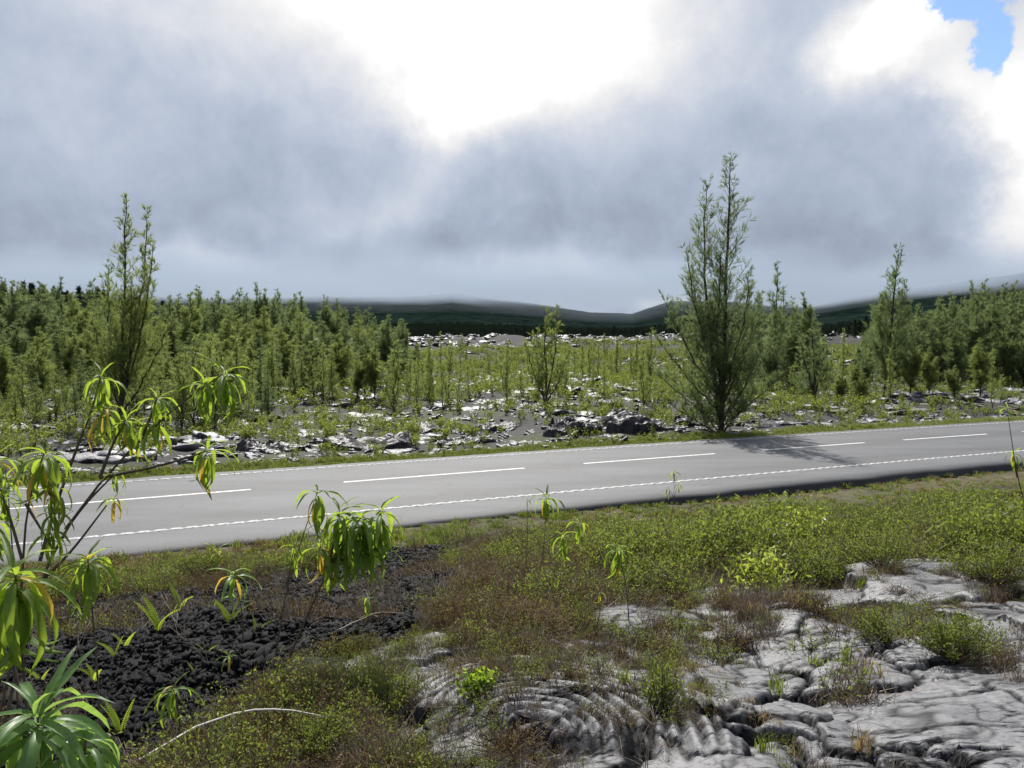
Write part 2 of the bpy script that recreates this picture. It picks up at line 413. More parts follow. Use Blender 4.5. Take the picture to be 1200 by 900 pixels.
def G(px, py, hf=None):
    hf = hf or H
    d = ray(px, py); t = 1.0
    while t < 6000:
        st = 0.02 * t + .01; p = d * (t + st)
        if CAMZ + p[2] < float(hf(p[0], p[1])):
            a, b = t, t + st
            for _ in range(20):
                mdl = (a + b) / 2; p = d * mdl
                if CAMZ + p[2] < float(hf(p[0], p[1])): b = mdl
                else: a = mdl
            p = d * b; return np.array([p[0], p[1], float(hf(p[0], p[1]))])
        t += st
    return np.array([d[0] * t, d[1] * t, 0])
def proj(x, y, z):
    x, y, z = (np.asarray(q, float) for q in (x, y, z))
    zz = z - CAMZ; c, s_ = math.cos(TH), math.sin(TH)
    fw = y * c - zz * s_; up = y * s_ + zz * c; fw = np.maximum(fw, 1e-3)
    return 600 + F * x / fw, 450 - F * up / fw
def inpoly(px, py, poly):
    px = np.asarray(px); ins = np.zeros(px.shape, bool); n = len(poly)
    for i in range(n):
        x1, y1 = poly[i]; x2, y2 = poly[(i + 1) % n]
        c = ((y1 > py) != (y2 > py)) & (px < (x2 - x1) * (py - y1) / (y2 - y1 + 1e-9) + x1)
        ins ^= c
    return ins
def world_poly(pts):            # outlines measured on the photograph, laid out on the ground
    return [tuple(G(a, b)[:2]) for a, b in pts]
AA = world_poly([(-150, 705), (60, 712), (180, 700), (300, 682), (400, 660), (470, 640), (540, 640), (545, 672), (500, 720), (495, 762), (420, 775), (340, 800), (290, 850), (200, 880), (60, 960), (-200, 990)])
PAV = world_poly([(400, 770), (480, 745), (580, 755), (680, 725), (690, 695), (790, 700), (840, 690), (960, 672), (1100, 668), (1320, 690), (1500, 1000), (1300, 1250), (380, 1250), (470, 900), (430, 840)])
ROPE_C = G(618, 868)

def zone_tone(x, y, z):
    """colour of the ground sheet by what covers it, soil darkened to deepen shade"""
    s = sroad(x, y); u = -s - EDGE_N; v = s - EDGE_F; r = np.hypot(x, y)
    n = fbm(x * .9, y * .9, 4, 70); nl = fbm(x * .25, y * .25, 4, 71)
    c = np.empty(x.shape + (3,))
    brown = np.array([.036, .025, .016]); green = np.array([.030, .036, .013]); black = np.array([.007, .007, .008]); lava = np.array([.10, .10, .105])  # brown and green kept dark to deepen the shade under the plants
    moss = np.array([.08, .075, .03])
    k = sm((n + .15) * 2)[..., None]
    c[:] = brown * (1 - k) + green * k
    strip = (sm(1 - (u - 1.2) / 1.2) * sm(u / .2))[..., None]; c[:] = c * (1 - strip * .6) + moss * strip * .6
    aa = inpoly(x + .4 * n, y + .4 * nl, AA)[..., None]; c[:] = np.where(aa, black, c)
    fz = (v > 0)[..., None]
    k2 = sm((nl + .05) * 3)[..., None]
    fc = np.array([.030, .030, .030]) * (1 - k2) + np.array([.040, .048, .020]) * k2
    vv = (sm(1 - (v - .6) / 1.0))[..., None]
    fc = fc * (1 - vv) + np.array([.09, .11, .03]) * vv
    c[:] = np.where(fz, fc, c)
    under = (s > -EDGE_N - .1)[..., None] & (s < EDGE_F + .05)[..., None]
    c[:] = np.where(under, np.array([.03, .03, .03]), c)
    return c

def build_ground():
    # finely divided in front, coarser behind; one sheet out to the far hills
    az = np.radians(np.concatenate([np.linspace(-180, -48, 36, endpoint=False), np.linspace(-48, 48, 520, endpoint=False), np.linspace(48, 180, 37)]))
    rr = np.concatenate([[.3], np.geomspace(1.2, 14000, 430)])
    A, R = np.meshgrid(az, rr, indexing='ij')
    x = R * np.sin(A); y = R * np.cos(A)
    z = H(x, y)
    inp = inpoly(x, y, PAV); z = np.where(inp, z - .16, z)
    aa = inpoly(x, y, AA); z = z + np.where(aa, .10 * fbm(x * 3.5, y * 3.5, 4, 77), 0)
    zn = R > 260
    tone = zone_tone(x, y, z)
    # hillside tones: dark forest low down, browner heath higher up
    hn = fbm(x * .004, y * .004, 5, 80)
    hi = sm((z - 45 + 60 * hn) / 60)[..., None]
    hc = np.array([.009, .017, .016]) * (1 - hi) + np.array([.015, .019, .018]) * hi
    lavaz = (sm((R - 70) / 50) * (1 - sm((R - 175) / 50)))[..., None]
    tone = tone * (1 - lavaz) + np.array([.016, .015, .015]) * lavaz
    far = sm((R - 180) / 60)[..., None]
    tone = tone * (1 - far) + hc * far
    V = np.stack([x, y, z], -1).reshape(-1, 3); C = tone.reshape(-1, 3)
    fc = grid_faces(len(az), len(rr))
    me = mesh_from('ground', V, fc[:, ::-1], M['ground'], True, colors=C)
    me.materials.append(M['hill'])
    rid = (fc[:, 0] % len(rr)); mi = (rr[rid] > 230).astype(np.int32)
    me.polygons.foreach_set('material_index', mi)
    return link('ground', me, kind='structure')
ground = build_ground()

# ------------------------------------------------------------------ road
def offs(x, o):
    k = slope_c(x); n = np.sqrt(1 + k * k); return x - o * k / n, ycen(x) + o / n
def strip(x0, x1, o0, o1, z0, z1, step=.5):
    n = max(2, int((x1 - x0) / step) + 1); xs = np.linspace(x0, x1, n)
    a = np.stack([*offs(xs, o0), np.full(n, z0)], -1); b = np.stack([*offs(xs, o1), np.full(n, z1)], -1)
    return a, b
def build_road():
    xs = np.concatenate([np.linspace(-220, -40, 40), np.linspace(-39.5, 60, 240), np.linspace(62, 420, 90)])
    rows = []; tones = []
    prof = [(-EDGE_N - .22, -.55), (-EDGE_N - .04, -.07), (-EDGE_N + .05, -.004), (-4.4, 0), (-3.6, .0), (-3.4, 0), (-2.6, .0), (-2.1, 0), (-1.1, 0), (-.4, 0), (.2, 0), (.9, 0), (1.7, 0), (2.3, 0), (2.55, 0), (2.9, 0), (EDGE_F, -.01), (EDGE_F + .1, -.3)]
    tn = [.010, .010, .05, .079, .086, .070, .062, .080, .085, .068, .064, .078, .080, .068, .064, .070, .05, .045]
    for (o, z), t in zip(prof, tn):
        jit = (fbm(xs * 1.7, xs * 0 + o, 3, 90) * .14) if abs(o + EDGE_N) < .3 or abs(o - EDGE_F) < .15 else 0
        px, py = offs(xs, o + jit); rows.append(np.stack([px, py, np.full(len(xs), z)], -1)); tones.append(np.full((len(xs), 3), t) * np.array([.97, 1.0, 1.06]))
    V = np.stack(rows, 0).reshape(-1, 3); C = np.stack(tones, 0).reshape(-1, 3)
    me = mesh_from('road', V, grid_faces(len(prof), len(xs))[:, ::-1], M['asphalt'], False, colors=C)
    road = link('road', me, kind='structure')
    # edge lines: thin base line with raised slanted ribs
    for o, w, name in ((-3.5, .13, 'edge_line'), (2.45, .10, 'edge_line')):
        b = Bag()
        a_, b_ = strip(-60, 110, o - w * .32, o + w * .32, .004, .004)
        n = len(a_); b.add(np.vstack([a_, b_]), np.vstack([np.stack([np.arange(n - 1), np.arange(1, n), np.arange(1, n) + n], -1), np.stack([np.arange(n - 1), np.arange(1, n) + n, np.arange(n - 1) + n], -1)]))
        x = -30.0
        while x < 70:
            L = .17; sl = .09
            q = [offs(np.array(x), o - w / 2), offs(np.array(x + L), o - w / 2), offs(np.array(x + L + sl), o + w / 2), offs(np.array(x + sl), o + w / 2)]
            P = np.array([[float(a), float(c)] for a, c in q])
            lo = np.column_stack([P, np.full(4, .004)]); hi = np.column_stack([P, np.full(4, .014)])
            ctr = hi.mean(0); hi[:, :2] = ctr[:2] + (hi[:, :2] - ctr[:2]) * .9
            b.add(np.vstack([lo, hi]), [(4, 5, 6), (4, 6, 7), (0, 1, 5), (0, 5, 4), (1, 2, 6), (1, 6, 5), (2, 3, 7), (2, 7, 6), (3, 0, 4), (3, 4, 7)])
            x += .26
        link(name, b.mesh(name, M['edge_paint']), road)
    # broken centre line, dashes as measured
    dash = [(-32, -27.6), (-25.7, -21.3), (-19.5, -15.1), (-13.5, -6.35), (-4.3, .35), (2.1, 6.45), (8.2, 12.35), (14.1, 18.15), (20.0, 24.2), (26, 30.3), (32.1, 36.5), (38.3, 42.7), (44.5, 49), (51, 55.5), (57.4, 62)]
    for a, c in dash:
        p, q = strip(a, c, -.065, .065, .004, .004, .4); n = len(p)
        me = mesh_from('lane_dash', np.vstack([p, q]), np.stack([np.arange(n - 1), np.arange(1, n), np.arange(1, n) + n, np.arange(n - 1) + n], -1), M['paint'])
        link('lane_dash', me, road)
    return road
build_road()

# ------------------------------------------------------------------ pahoehoe pavement in the foreground: one mesh per slab
SLABS = [(1095, 830, .50, .00), (1240, 800, .2, .02), (965, 750, .28, .02), (1012, 797, .20, .035), (865, 788, .26, .03), (893, 836, .15, .07), (850, 868, .12, .03), (945, 845, .18, .02),
         (905, 884, .1, -.02), (815, 905, .30, .02), (1000, 905, .2, -.03), (1200, 893, .12, .05), (1120, 915, .25, -.03), (862, 712, .18, .09), (930, 700, .15, -.02), (1090, 694, .26, .08),
         (1190, 715, .24, .02), (1160, 760, .22, .0), (1060, 738, .22, -.03), (1280, 740, .2, .03), (745, 712, .2, .06), (800, 760, .2, -.03), (500, 795, .34, .04), (572, 766, .08, .06), (430, 775, .1, .02),
         (645, 840, .62, .04), (750, 865, .15, -.02), (545, 900, .2, -.03), (460, 855, .15, -.05), (740, 905, .2, -.02), (650, 940, .3, -.02), (900, 960, .3, 0), (1050, 960, .3, 0), (1250, 940, .3, .02)]
def build_pavement():
    P = np.array([list(G(a, b)[:2]) for a, b, _, _ in SLABS]); W = np.array([s[2] for s in SLABS]); Off = np.array([s[3] for s in SLABS])
    xs = np.arange(-2.4, 7.0, .015)
    ys = [1.6]
    while ys[-1] < 9.8: ys.append(ys[-1] + .008 + .0022 * ys[-1])
    ys = np.array(ys)
    X, Y = np.meshgrid(xs, ys, indexing='ij')
    wx = X + .34 * fbm(X * 1.3, Y * 1.3, 5, 101, .55); wy = Y + .40 * fbm(X * 1.3, Y * 1.3, 5, 102, .55)
    best = np.full(X.shape, 1e9); sec = best.copy(); idx = np.zeros(X.shape, int)
    for i, (p, w) in enumerate(zip(P, W)):
        d = np.hypot((wx - p[0]), (wy - p[1]) * .85) - w * 1.1
        m = d < best
        sec = np.where(m, best, np.minimum(sec, d)); idx = np.where(m, i, idx); best = np.where(m, d, best)
    e = (sec - best) * .5
    r_ = np.random.default_rng(5)
    tx = r_.uniform(-.06, .06, len(P)); ty = r_.uniform(-.05, .12, len(P))
    base = H(X, Y) - .06
    e2 = e + .02 * fbm(X * 9, Y * 9, 3, 140)
    dome = .030 * (1 - np.exp(-np.maximum(e2, 0) / .03)) - .05 * np.exp(-(e2 / .010) ** 2)
    tilt = tx[idx] * np.clip(X - P[idx, 0], -1, 1) + ty[idx] * np.clip(Y - P[idx, 1], -1, 1)
    z = base + dome + tilt + Off[idx] * 1.2
    rx = X - ROPE_C[0]; ry = Y - ROPE_C[1]
    rad = np.hypot(rx * .95, ry * .72) + .05 * fbm(X * 3, Y * 3, 3, 121)
    ang = np.arctan2(ry, rx)
    env = sm((rad - .06) / .1) * sm((1.0 - rad) / .12) * sm((ang + .5) / .4) * sm((2.6 - ang) / .7)
    rp = np.random.default_rng(66); Q = np.column_stack([rp.uniform(-2.4, 7, 260), rp.uniform(1.6, 9.8, 260)])
    vx = X + .22 * fbm(X * 2.1, Y * 2.1, 4, 161); vy = Y + .22 * fbm(X * 2.1, Y * 2.1, 4, 162)
    b1 = np.full(X.shape, 1e9); b2 = b1.copy(); qi = np.zeros(X.shape, int)
    for i, p in enumerate(Q):
        d = np.hypot((vx - p[0]) * .8 + (vy - p[1]) * .25, (vy - p[1]) * 1.15); m = d < b1
        b2 = np.where(m, b1, np.minimum(b2, d)); qi = np.where(m, i, qi); b1 = np.where(m, d, b1)
    ep = (b2 - b1) * .5; has = sm((fbm(X * .7, Y * .7, 2, 163) + .12) * 6) * (1 - env)
    z = z + has * (rp.uniform(-.016, .016, 260)[qi] + rp.uniform(-.05, .05, 260)[qi] * np.clip(X - Q[qi, 0], -.4, .4) + rp.uniform(-.06, .06, 260)[qi] * np.clip(Y - Q[qi, 1], -.4, .4) - .028 * np.exp(-(ep / .011) ** 2))
    # folds and wrinkles, ropes
    fold = np.abs(fbm(X * 1.3 + .6 * Y, Y * 2.6 - .5 * X, 3, 111)); z = z - .008 * np.exp(-(fold / .012) ** 2)
    f2 = fbm(X * 1.6 - .9 * Y, Y * 1.9 + .9 * X, 3, 151); st_ = f2 * 5; z = z + .005 * (np.floor(st_) + sm((st_ - np.floor(st_)) * 3.5) - st_) * sm(e / .05)
    w2 = fbm(X * 4 + 3 * Y, Y * 9 - 4 * X, 3, 113); z = z + .0015 * w2
    z = z + .11 * fbm(X * .8, Y * .8, 2, 115) - .03 * np.abs(fbm(X * 1.2 - .8 * Y, Y * 1.7 + .6 * X, 2, 119)) + .0012 * fbm(X * 12, Y * 12, 4, 116)
    crack = np.abs(vnoise(X * 1.9 + 1.5 * fbm(X * 1.5, Y * 1.5, 3, 7), Y * 2.4, 117)); z = z - .022 * np.exp(-(crack / .022) ** 2)
    cr2 = np.abs(vnoise(X * 4.3 - 2.2 * Y + 1.2 * fbm(X * 3, Y * 3, 3, 17), Y * 5.4, 118)); z = z - .006 * np.exp(-(cr2 / .055) ** 2)
    cr3 = np.abs(vnoise(X * 8 + 5 * Y + 1.4 * fbm(X * 4, Y * 4, 3, 19), Y * 3.2 - 2 * X, 128)) + .25 * (vnoise(X * 2, Y * 2, 129) < .05); z = z - .003 * np.exp(-(cr3 / .045) ** 2)
    ph = rad / .072 + .5 * fbm(X * 4, Y * 4, 2, 122)
    rope = np.abs(np.sin(ph * math.pi)) - .5
    zs = base + .09 + Off[idx] * 1.2 + .04 * fbm(X * 1.1, Y * 1.1, 2, 115)
    z = z * (1 - env * .8) + zs * env * .8 + env * .045 * rope
    # outside the outline the lava sinks under soil
    inp = inpoly(X + .35 * fbm(X * 1.2, Y * 1.2, 3, 125), Y + .35 * fbm(X * 1.2, Y * 1.2, 3, 126), PAV)
    fc = grid_faces(len(xs), len(ys)); fid = idx.ravel()[fc[:, 0]]
    keep = inp.ravel()[fc].all(1)
    dirt_shade = np.clip(1 - .85 * has * np.exp(-(ep / .012) ** 2) - .88 * np.exp(-(np.maximum(e2, 0) / .016) ** 2) - .5 * np.exp(-(fold / .012) ** 2) - .85 * np.exp(-(crack / .034) ** 2) - .75 * np.exp(-(cr2 / .055) ** 2) * sm((fbm(X * 1.1, Y * 1.1, 2, 171) + .15) * 6) - .55 * np.exp(-(cr3 / .045) ** 2) * sm((fbm(X * .9, Y * .9, 2, 172) + .05) * 6) - .85 * env * np.clip(.5 - rope, 0, 1) ** 1.6, .12, 1)  # dirt in the cracks; shade of rope grooves added so ridges read
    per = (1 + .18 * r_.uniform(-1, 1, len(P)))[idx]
    TC = np.repeat((dirt_shade * per).reshape(-1, 1), 3, 1)
    V = np.stack([X, Y, z], -1).reshape(-1, 3)
    for i in range(len(P)):
        f = fc[keep & (fid == i)]
        if len(f) < 60: continue
        u, inv = np.unique(f.ravel(), return_inverse=True)
        link('lava_slab', mesh_from('lava_slab', V[u], inv.reshape(-1, 4), M['lava'], True, colors=TC[u]), ground)
    return xs, ys, z, inp
PX, PY, PZ, PIN = build_pavement()
def HS(x, y):                   # height of whatever surface is on top
    x = np.asarray(x, float); y = np.asarray(y, float); h = H(x, y)
    i = np.clip(np.searchsorted(PX, x) - 1, 0, len(PX) - 2); j = np.clip(np.searchsorted(PY, y) - 1, 0, len(PY) - 2)
    ok = (x > PX[0]) & (x < PX[-1]) & (y > PY[0]) & (y < PY[-1]) & PIN[i, j]
    return np.where(ok, PZ[i, j], h)
def onpav(x, y):
    i = np.clip(np.searchsorted(PX, x) - 1, 0, len(PX) - 2); j = np.clip(np.searchsorted(PY, y) - 1, 0, len(PY) - 2)
    return (x > PX[0]) & (x < PX[-1]) & (y > PY[0]) & (y < PY[-1]) & PIN[i, j]

# ------------------------------------------------------------------ scatter for uncountable cover
def scatter(name, variants, P, rot, scl, idx, parent=None, kind='stuff', label=None, cat=None):
    me = bpy.data.meshes.new(name + '_points')
    n = len(P); me.vertices.add(n); me.vertices.foreach_set('co', np.asarray(P, np.float32).ravel())
    a = me.attributes.new('rot', 'FLOAT_VECTOR', 'POINT'); a.data.foreach_set('vector', np.asarray(rot, np.float32).ravel())
    a = me.attributes.new('scl', 'FLOAT', 'POINT'); a.data.foreach_set('value', np.asarray(scl, np.float32))
    a = me.attributes.new('idx', 'INT', 'POINT'); a.data.foreach_set('value', np.asarray(idx, np.int32))
    o = link(name, me, parent, label=label, cat=cat, kind=kind)
    ng = bpy.data.node_groups.new(name + '_nodes', 'GeometryNodeTree')
    ng.interface.new_socket('Geometry', in_out='INPUT', socket_type='NodeSocketGeometry')
    ng.interface.new_socket('Geometry', in_out='OUTPUT', socket_type='NodeSocketGeometry')
    N = ng.nodes.new; L = ng.links.new
    gi = N('NodeGroupInput'); go = N('NodeGroupOutput'); iop = N('GeometryNodeInstanceOnPoints'); jn = N('GeometryNodeJoinGeometry')
    for me_v in variants:
        src = bpy.data.objects.new(me_v.name, me_v)
        oi = N('GeometryNodeObjectInfo'); oi.inputs['Object'].default_value = src; oi.inputs['As Instance'].default_value = True
        L(oi.outputs['Geometry'], jn.inputs[0])
    def attr(nm, t):
        k = N('GeometryNodeInputNamedAttribute'); k.data_type = t; k.inputs['Name'].default_value = nm
        return [q for q in k.outputs if q.enabled and q.name == 'Attribute'][0]
    L(gi.outputs[0], iop.inputs['Points']); L(jn.outputs[0], iop.inputs['Instance'])
    iop.inputs['Pick Instance'].default_value = True
    L(attr('idx', 'INT'), iop.inputs['Instance Index']); L(attr('rot', 'FLOAT_VECTOR'), iop.inputs['Rotation']); L(attr('scl', 'FLOAT'), iop.inputs['Scale'])
    L(iop.outputs[0], go.inputs[0])
    md = o.modifiers.new('scatter', 'NODES'); md.node_group = ng
    return o

def rand_dirs(r, n, up=0.0):
    d = r.normal(size=(n, 3)); d[:, 2] = d[:, 2] + up; return d / np.linalg.norm(d, axis=1, keepdims=True)
def blades(base, tip, width, r):
    """thin triangles base->tip"""
    d = tip - base; w = np.cross(d, rand_dirs(r, len(d))); w /= (np.linalg.norm(w, axis=1, keepdims=True) + 1e-9)
    w = w * (np.asarray(width).reshape(-1, 1) / 2)
    V = np.stack([base - w, base + w, tip], 1).reshape(-1, 3); return V, np.arange(len(V)).reshape(-1, 3)
def leaves(base, d, L, W, r):
    """flat diamond leaves: 2 triangles each"""
    w = np.cross(d, rand_dirs(r, len(d))); w /= (np.linalg.norm(w, axis=1, keepdims=True) + 1e-9)
    L = np.asarray(L).reshape(-1, 1); W = np.asarray(W).reshape(-1, 1)
    m = base + d * L * .5; V = np.stack([base, m + w * W / 2, base + d * L, m - w * W / 2], 1).reshape(-1, 3)
    i = np.arange(len(base)) * 4; return V, np.concatenate([np.stack([i, i + 1, i + 2], -1), np.stack([i, i + 2, i + 3], -1)])

def two_mat(name, parts):
    """join (V,F,mat) parts into one mesh with several materials"""
    Vs, Fs, mi, n = [], [], [], 0
    me_m = []
    for V, Fc, m in parts:
        Vs.append(V); Fs.append(np.asarray(Fc) + n); n += len(V)
        if m not in me_m: me_m.append(m)
        mi.append(np.full(len(Fc), me_m.index(m), np.int32))
    me = mesh_from(name, np.vstack(Vs), np.vstack(Fs))
    for m in me_m: me.materials.append(m)
    me.polygons.foreach_set('material_index', np.concatenate(mi)); return me

def heath_clump(seed, R=.14, Hh=.16, nl=170, nt_=26, lm=None, tm=None, ll=.02, lm2=None):
    r = np.random.default_rng(seed)
    t0 = np.column_stack([r.normal(0, R * .35, nt_), r.normal(0, R * .35, nt_), np.zeros(nt_)])
    dd = rand_dirs(r, nt_, 1.0); dd[:, 2] = np.abs(dd[:, 2]); tl = r.uniform(.5, 1.2, nt_) * Hh * 1.2
    tip = t0 + dd * tl[:, None] * np.array([R / Hh * .9, R / Hh * .9, 1])
    Vt, Ft = blades(t0, tip, np.full(nt_, .006), r)
    k = r.integers(0, nt_, nl); q = r.uniform(.35, 1.05, nl)[:, None]
    b = t0[k] + (tip - t0)[k] * q + r.normal(0, .012, (nl, 3))
    d = rand_dirs(r, nl, .7)
    h = nl // 3
    V1, F1 = leaves(b[h:], d[h:], ll * r.uniform(.6, 1.3, nl - h), ll * .42 * r.uniform(.7, 1.2, nl - h), r)
    V2, F2 = leaves(b[:h], d[:h], ll * r.uniform(.6, 1.3, h), ll * .42 * r.uniform(.7, 1.2, h), r)
    return two_mat('heath_clump', [(Vt, Ft, tm or M['browntwig']), (V1, F1, lm), (V2, F2, lm2 or lm)])

def grass_tuft(seed, n=36, h=.14, R=.07, mat=None, w=.006, droop=.5):
    r = np.random.default_rng(seed)
    b = np.column_stack([r.normal(0, R * .5, n), r.normal(0, R * .5, n), np.zeros(n)])
    a = r.uniform(0, 6.28, n); out = np.column_stack([np.cos(a), np.sin(a), np.zeros(n)]); l = h * r.uniform(.5, 1.15, n)[:, None]
    lean = r.uniform(.1, .5, n)[:, None]
    m = b + out * l * lean * .5 + np.array([0, 0, 1]) * l * .6
    t = b + out * l * (lean + droop * .6) + np.array([0, 0, 1]) * l * (1 - .3 * droop)
    w_ = np.cross(out, np.array([0, 0, 1.0])) * w / 2
    V = np.stack([b - w_, b + w_, m + w_ * .9, m - w_ * .9, t], 1).reshape(-1, 3); i = np.arange(n) * 5
    Fc = np.concatenate([np.stack([i, i + 1, i + 2], -1), np.stack([i, i + 2, i + 3], -1), np.stack([i + 3, i + 2, i + 4], -1)])
    return V, Fc

def rock_mesh(seed, name='stone', flat=.75, rough=.35, sub=2, mat=None, smooth=False):
    import bmesh
    bm = bmesh.new(); bmesh.ops.create_icosphere(bm, subdivisions=sub, radius=1)
    V = np.array([v.co[:] for v in bm.verts]); Fc = np.array([[v.index for v in f.verts] for f in bm.faces]); bm.free()
    r = np.random.default_rng(seed)
    # planar cuts give facets, noise roughens
    for _ in range(9):
        d = rand_dirs(r, 1)[0]; c = r.uniform(.45, .85); dd = V @ d
        V = V - np.maximum(dd - c, 0)[:, None] * d * .9
    n = fbm(V[:, 0] * 2.2 + seed, V[:, 1] * 2.2 + V[:, 2] * 1.7, 3, seed)
    V = V * (1 + rough * n[:, None]); V *= np.array([r.uniform(.8, 1.25), r.uniform(.75, 1.1), flat])
    return mesh_from(name, V, Fc, mat, smooth)

# ------------------------------------------------------------------ clinker bank: stones
def stone_ok(x, y):
    return inpoly(x + .6 * fbm(x * .9, y * .9, 4, 201), y + .6 * fbm(x * .9, y * .9, 4, 202), AA) & (fbm(x * 1.6, y * 1.6, 4, 203) > -.62 + .42 * sm((x + 1.6) / 1.2)) & ~onpav(x, y)
def stones():
    var = [rock_mesh(200 + i, 'stone', r_, 1.5, 1, M['rubble']) for i, r_ in enumerate([.6, .8, .5, 1., .7, .55, .9, .65])]
    r = np.random.default_rng(8); P = np.array(AA); lo, hi = P.min(0), P.max(0)
    n = 170000; x = r.uniform(lo[0], hi[0], n); y = r.uniform(lo[1], hi[1], n)
    ok = stone_ok(x, y); x, y = x[ok], y[ok]
    sz = (.009 + .034 * r.random(len(x)) ** 3.4) * (1 + 1.1 * fbm(x * 1.3, y * 1.3, 3, 205))
    z = H(x, y) + .10 * fbm(x * 3.5, y * 3.5, 4, 77) + sz * .25
    order = np.argsort(-sz / np.hypot(x, y)); big = order[:240]; rest = order[240:]
    for i in big:
        o = link('stone', var[int(r.integers(8))], ground, (x[i], y[i], z[i])); o.rotation_euler = tuple(r.uniform(0, 6.28, 3)); o.scale = tuple(sz[i] * q_ for q_ in r.uniform(.9, 1.7, 3))
    rot = r.uniform(0, 6.28, (len(rest), 3))
    scatter('clinker', var, np.column_stack([x, y, z])[rest], rot, sz[rest], r.integers(0, 8, len(rest)), ground)
stones()

# ------------------------------------------------------------------ ground cover between camera and road, and on the far verge
def cover():
    r = np.random.default_rng(21)
    hb = [heath_clump(300 + i, .13, .15, 150, 40, M['heathbrown'], None, .017, M['redmoss']) for i in range(4)]
    hg = [heath_clump(310 + i, .15, .18, 250, 26, M['heathgreen'], None, .020, M['grass']) for i in range(4)]
    hd = [heath_clump(330 + i, .16, .2, 40, 44, M['heathbrown'], M['twig'], .014, M['heathbrown']) for i in range(3)]
    gt = []
    for i in range(4):
        V, Fc = grass_tuft(340 + i, 46, .13, .10, None, .007); gt.append(two_mat('grass_tuft', [(V, Fc, M['grass'])]))
    dg = []
    for i in range(3):
        V, Fc = grass_tuft(350 + i, 30, .12, .09, None, .005); dg.append(two_mat('dry_grass_tuft', [(V, Fc, M['drygrass'])]))
    mo = [heath_clump(360 + i, .12, .05, 160, 6, M['redmoss'], None, .02, M['heathbrown']) for i in range(3)]
    N = 165000; N2 = 118000
    x = np.concatenate([r.uniform(-24, 32, N), r.uniform(-8, 11, N2)]); y = np.concatenate([r.uniform(2.0, 29, N), r.uniform(2.2, 13, N2)])
    s = sroad(x, y); u = -s - EDGE_N
    ok = (u > .05) & (np.abs(x) < 1.05 * y + 2.6); x, y, u = x[ok], y[ok], u[ok]
    # thin with distance so that density per picture area stays even
    d = np.hypot(x, y); keep = r.random(len(x)) < np.clip(10.0 / d, .35, 1.0); x, y, u, d = x[keep], y[keep], u[keep], d[keep]
    z = HS(x, y); px, py = proj(x, y, z)
    aa = inpoly(x, y, AA); pv = onpav(x, y)
    n = fbm(x * .7, y * .7, 4, 400); n2 = fbm(x * 2.2, y * 2.2, 3, 401)
    right = sm((px - 640) / 160)
    typ = np.full(len(x), -1)
    q = r.random(len(x))
    # verge strip: short grass and moss
    strip_w = 1.5 + 1.5 * right + 1.2 * n
    st = (u < strip_w)
    typ = np.where(st & (q < .70), 3, typ); typ = np.where(st & (q >= .70) & (q < .82), 4, typ); typ = np.where(st & (q > .82), 5, typ)
    left_st = st & (px < 330); typ = np.where(left_st, np.where(q < .25, 3, np.where(q < .85, 5, 4)), typ)
    bare = (px > 850) & (u < 1.1 + .5 * n) & (u > .35); typ = np.where(bare & (q > .2), np.where(q > .85, 4, -1), typ)
    body = ~st & ~aa & ~pv
    pg = np.clip(.10 + .30 * right + .8 * n + .7 * n2 - .25 * np.exp(-(((px - 600) / 130) ** 2 + ((py - 690) / 60) ** 2)), .03, .88)
    rr = r.random(len(x))
    tb = np.where(rr < pg, 1, np.where(rr < pg + (1 - pg) * .55, 0, np.where(rr < pg + (1 - pg) * .8, 2, 5)))
    tb = np.where((right > .5) & (r.random(len(x)) < .25), 3, tb)
    typ = np.where(body & (q < .90 - .25 * (n2 < -.1)), tb, typ)
    # growth creeping over the pavement, thick left of the middle
    cov = (.93 - .33 * sm((py - 760) / 60) * sm((px - 420) / 120)) * sm((760 - px) / 120) * (1 - 1.0 * np.exp(-(((px - 665) / 105) ** 2 + ((py - 828) / 60) ** 2))) * (1 - .75 * np.exp(-(((px - 510) / 60) ** 2 + ((py - 790) / 22) ** 2))) * (1 - np.clip(1.3 * np.exp(-(((px - 738) / 60) ** 2 + ((py - 718) / 24) ** 2)), 0, 1))
    cov = cov + .3 * np.exp(-(((px - 800) / 40) ** 2 + ((py - 790) / 50) ** 2)) + .35 * np.exp(-(((px - 770) / 60) ** 2 + ((py - 860) / 30) ** 2))
    cov = cov + .18 * np.exp(-(((px - 880) / 80) ** 2 + ((py - 708) / 18) ** 2)) + .25 * np.exp(-(((px - 1060) / 70) ** 2 + ((py - 728) / 16) ** 2)) + .12 * sm((n2 - .1) * 4)
    cov = np.clip(cov + .5 * n2 * cov, 0, .9)
    low = sm((560 - px) / 150)
    tp = np.where(rr < .16 + .4 * low, 1, np.where(rr < .56, 0, np.where(rr < .90, 2, 4)))
    typ = np.where(pv & ~st, np.where(q < cov * .85, tp, -1), typ)
    # thin cover on the clinker edge
    so = stone_ok(x, y); ed = so & (n2 > .28); gapf = aa & ~so & ~pv; typ = np.where(gapf & (q < .75), np.where(rr < .35, 0, np.where(rr < .6, 2, np.where(rr < .8, 5, 1))), np.where(so, np.where(ed & (q < .10), np.where(rr < .5, 0, 2), -1), typ))
    rot = np.column_stack([r.uniform(-.15, .15, len(x)), r.uniform(-.15, .15, len(x)), r.uniform(0, 6.28, len(x))])
    scl = (.45 + 1.0 * r.random(len(x)) ** 1.7) * (1 + .8 * n + .8 * n2) * np.where(pv, .7, 1) * (1 + .55 * right * sm((u - 2) / 4) * ~pv)
    scl = scl * np.clip(np.hypot(x, y) / 4.2, .45, 1)
    P = np.column_stack([x, y, z - .01])
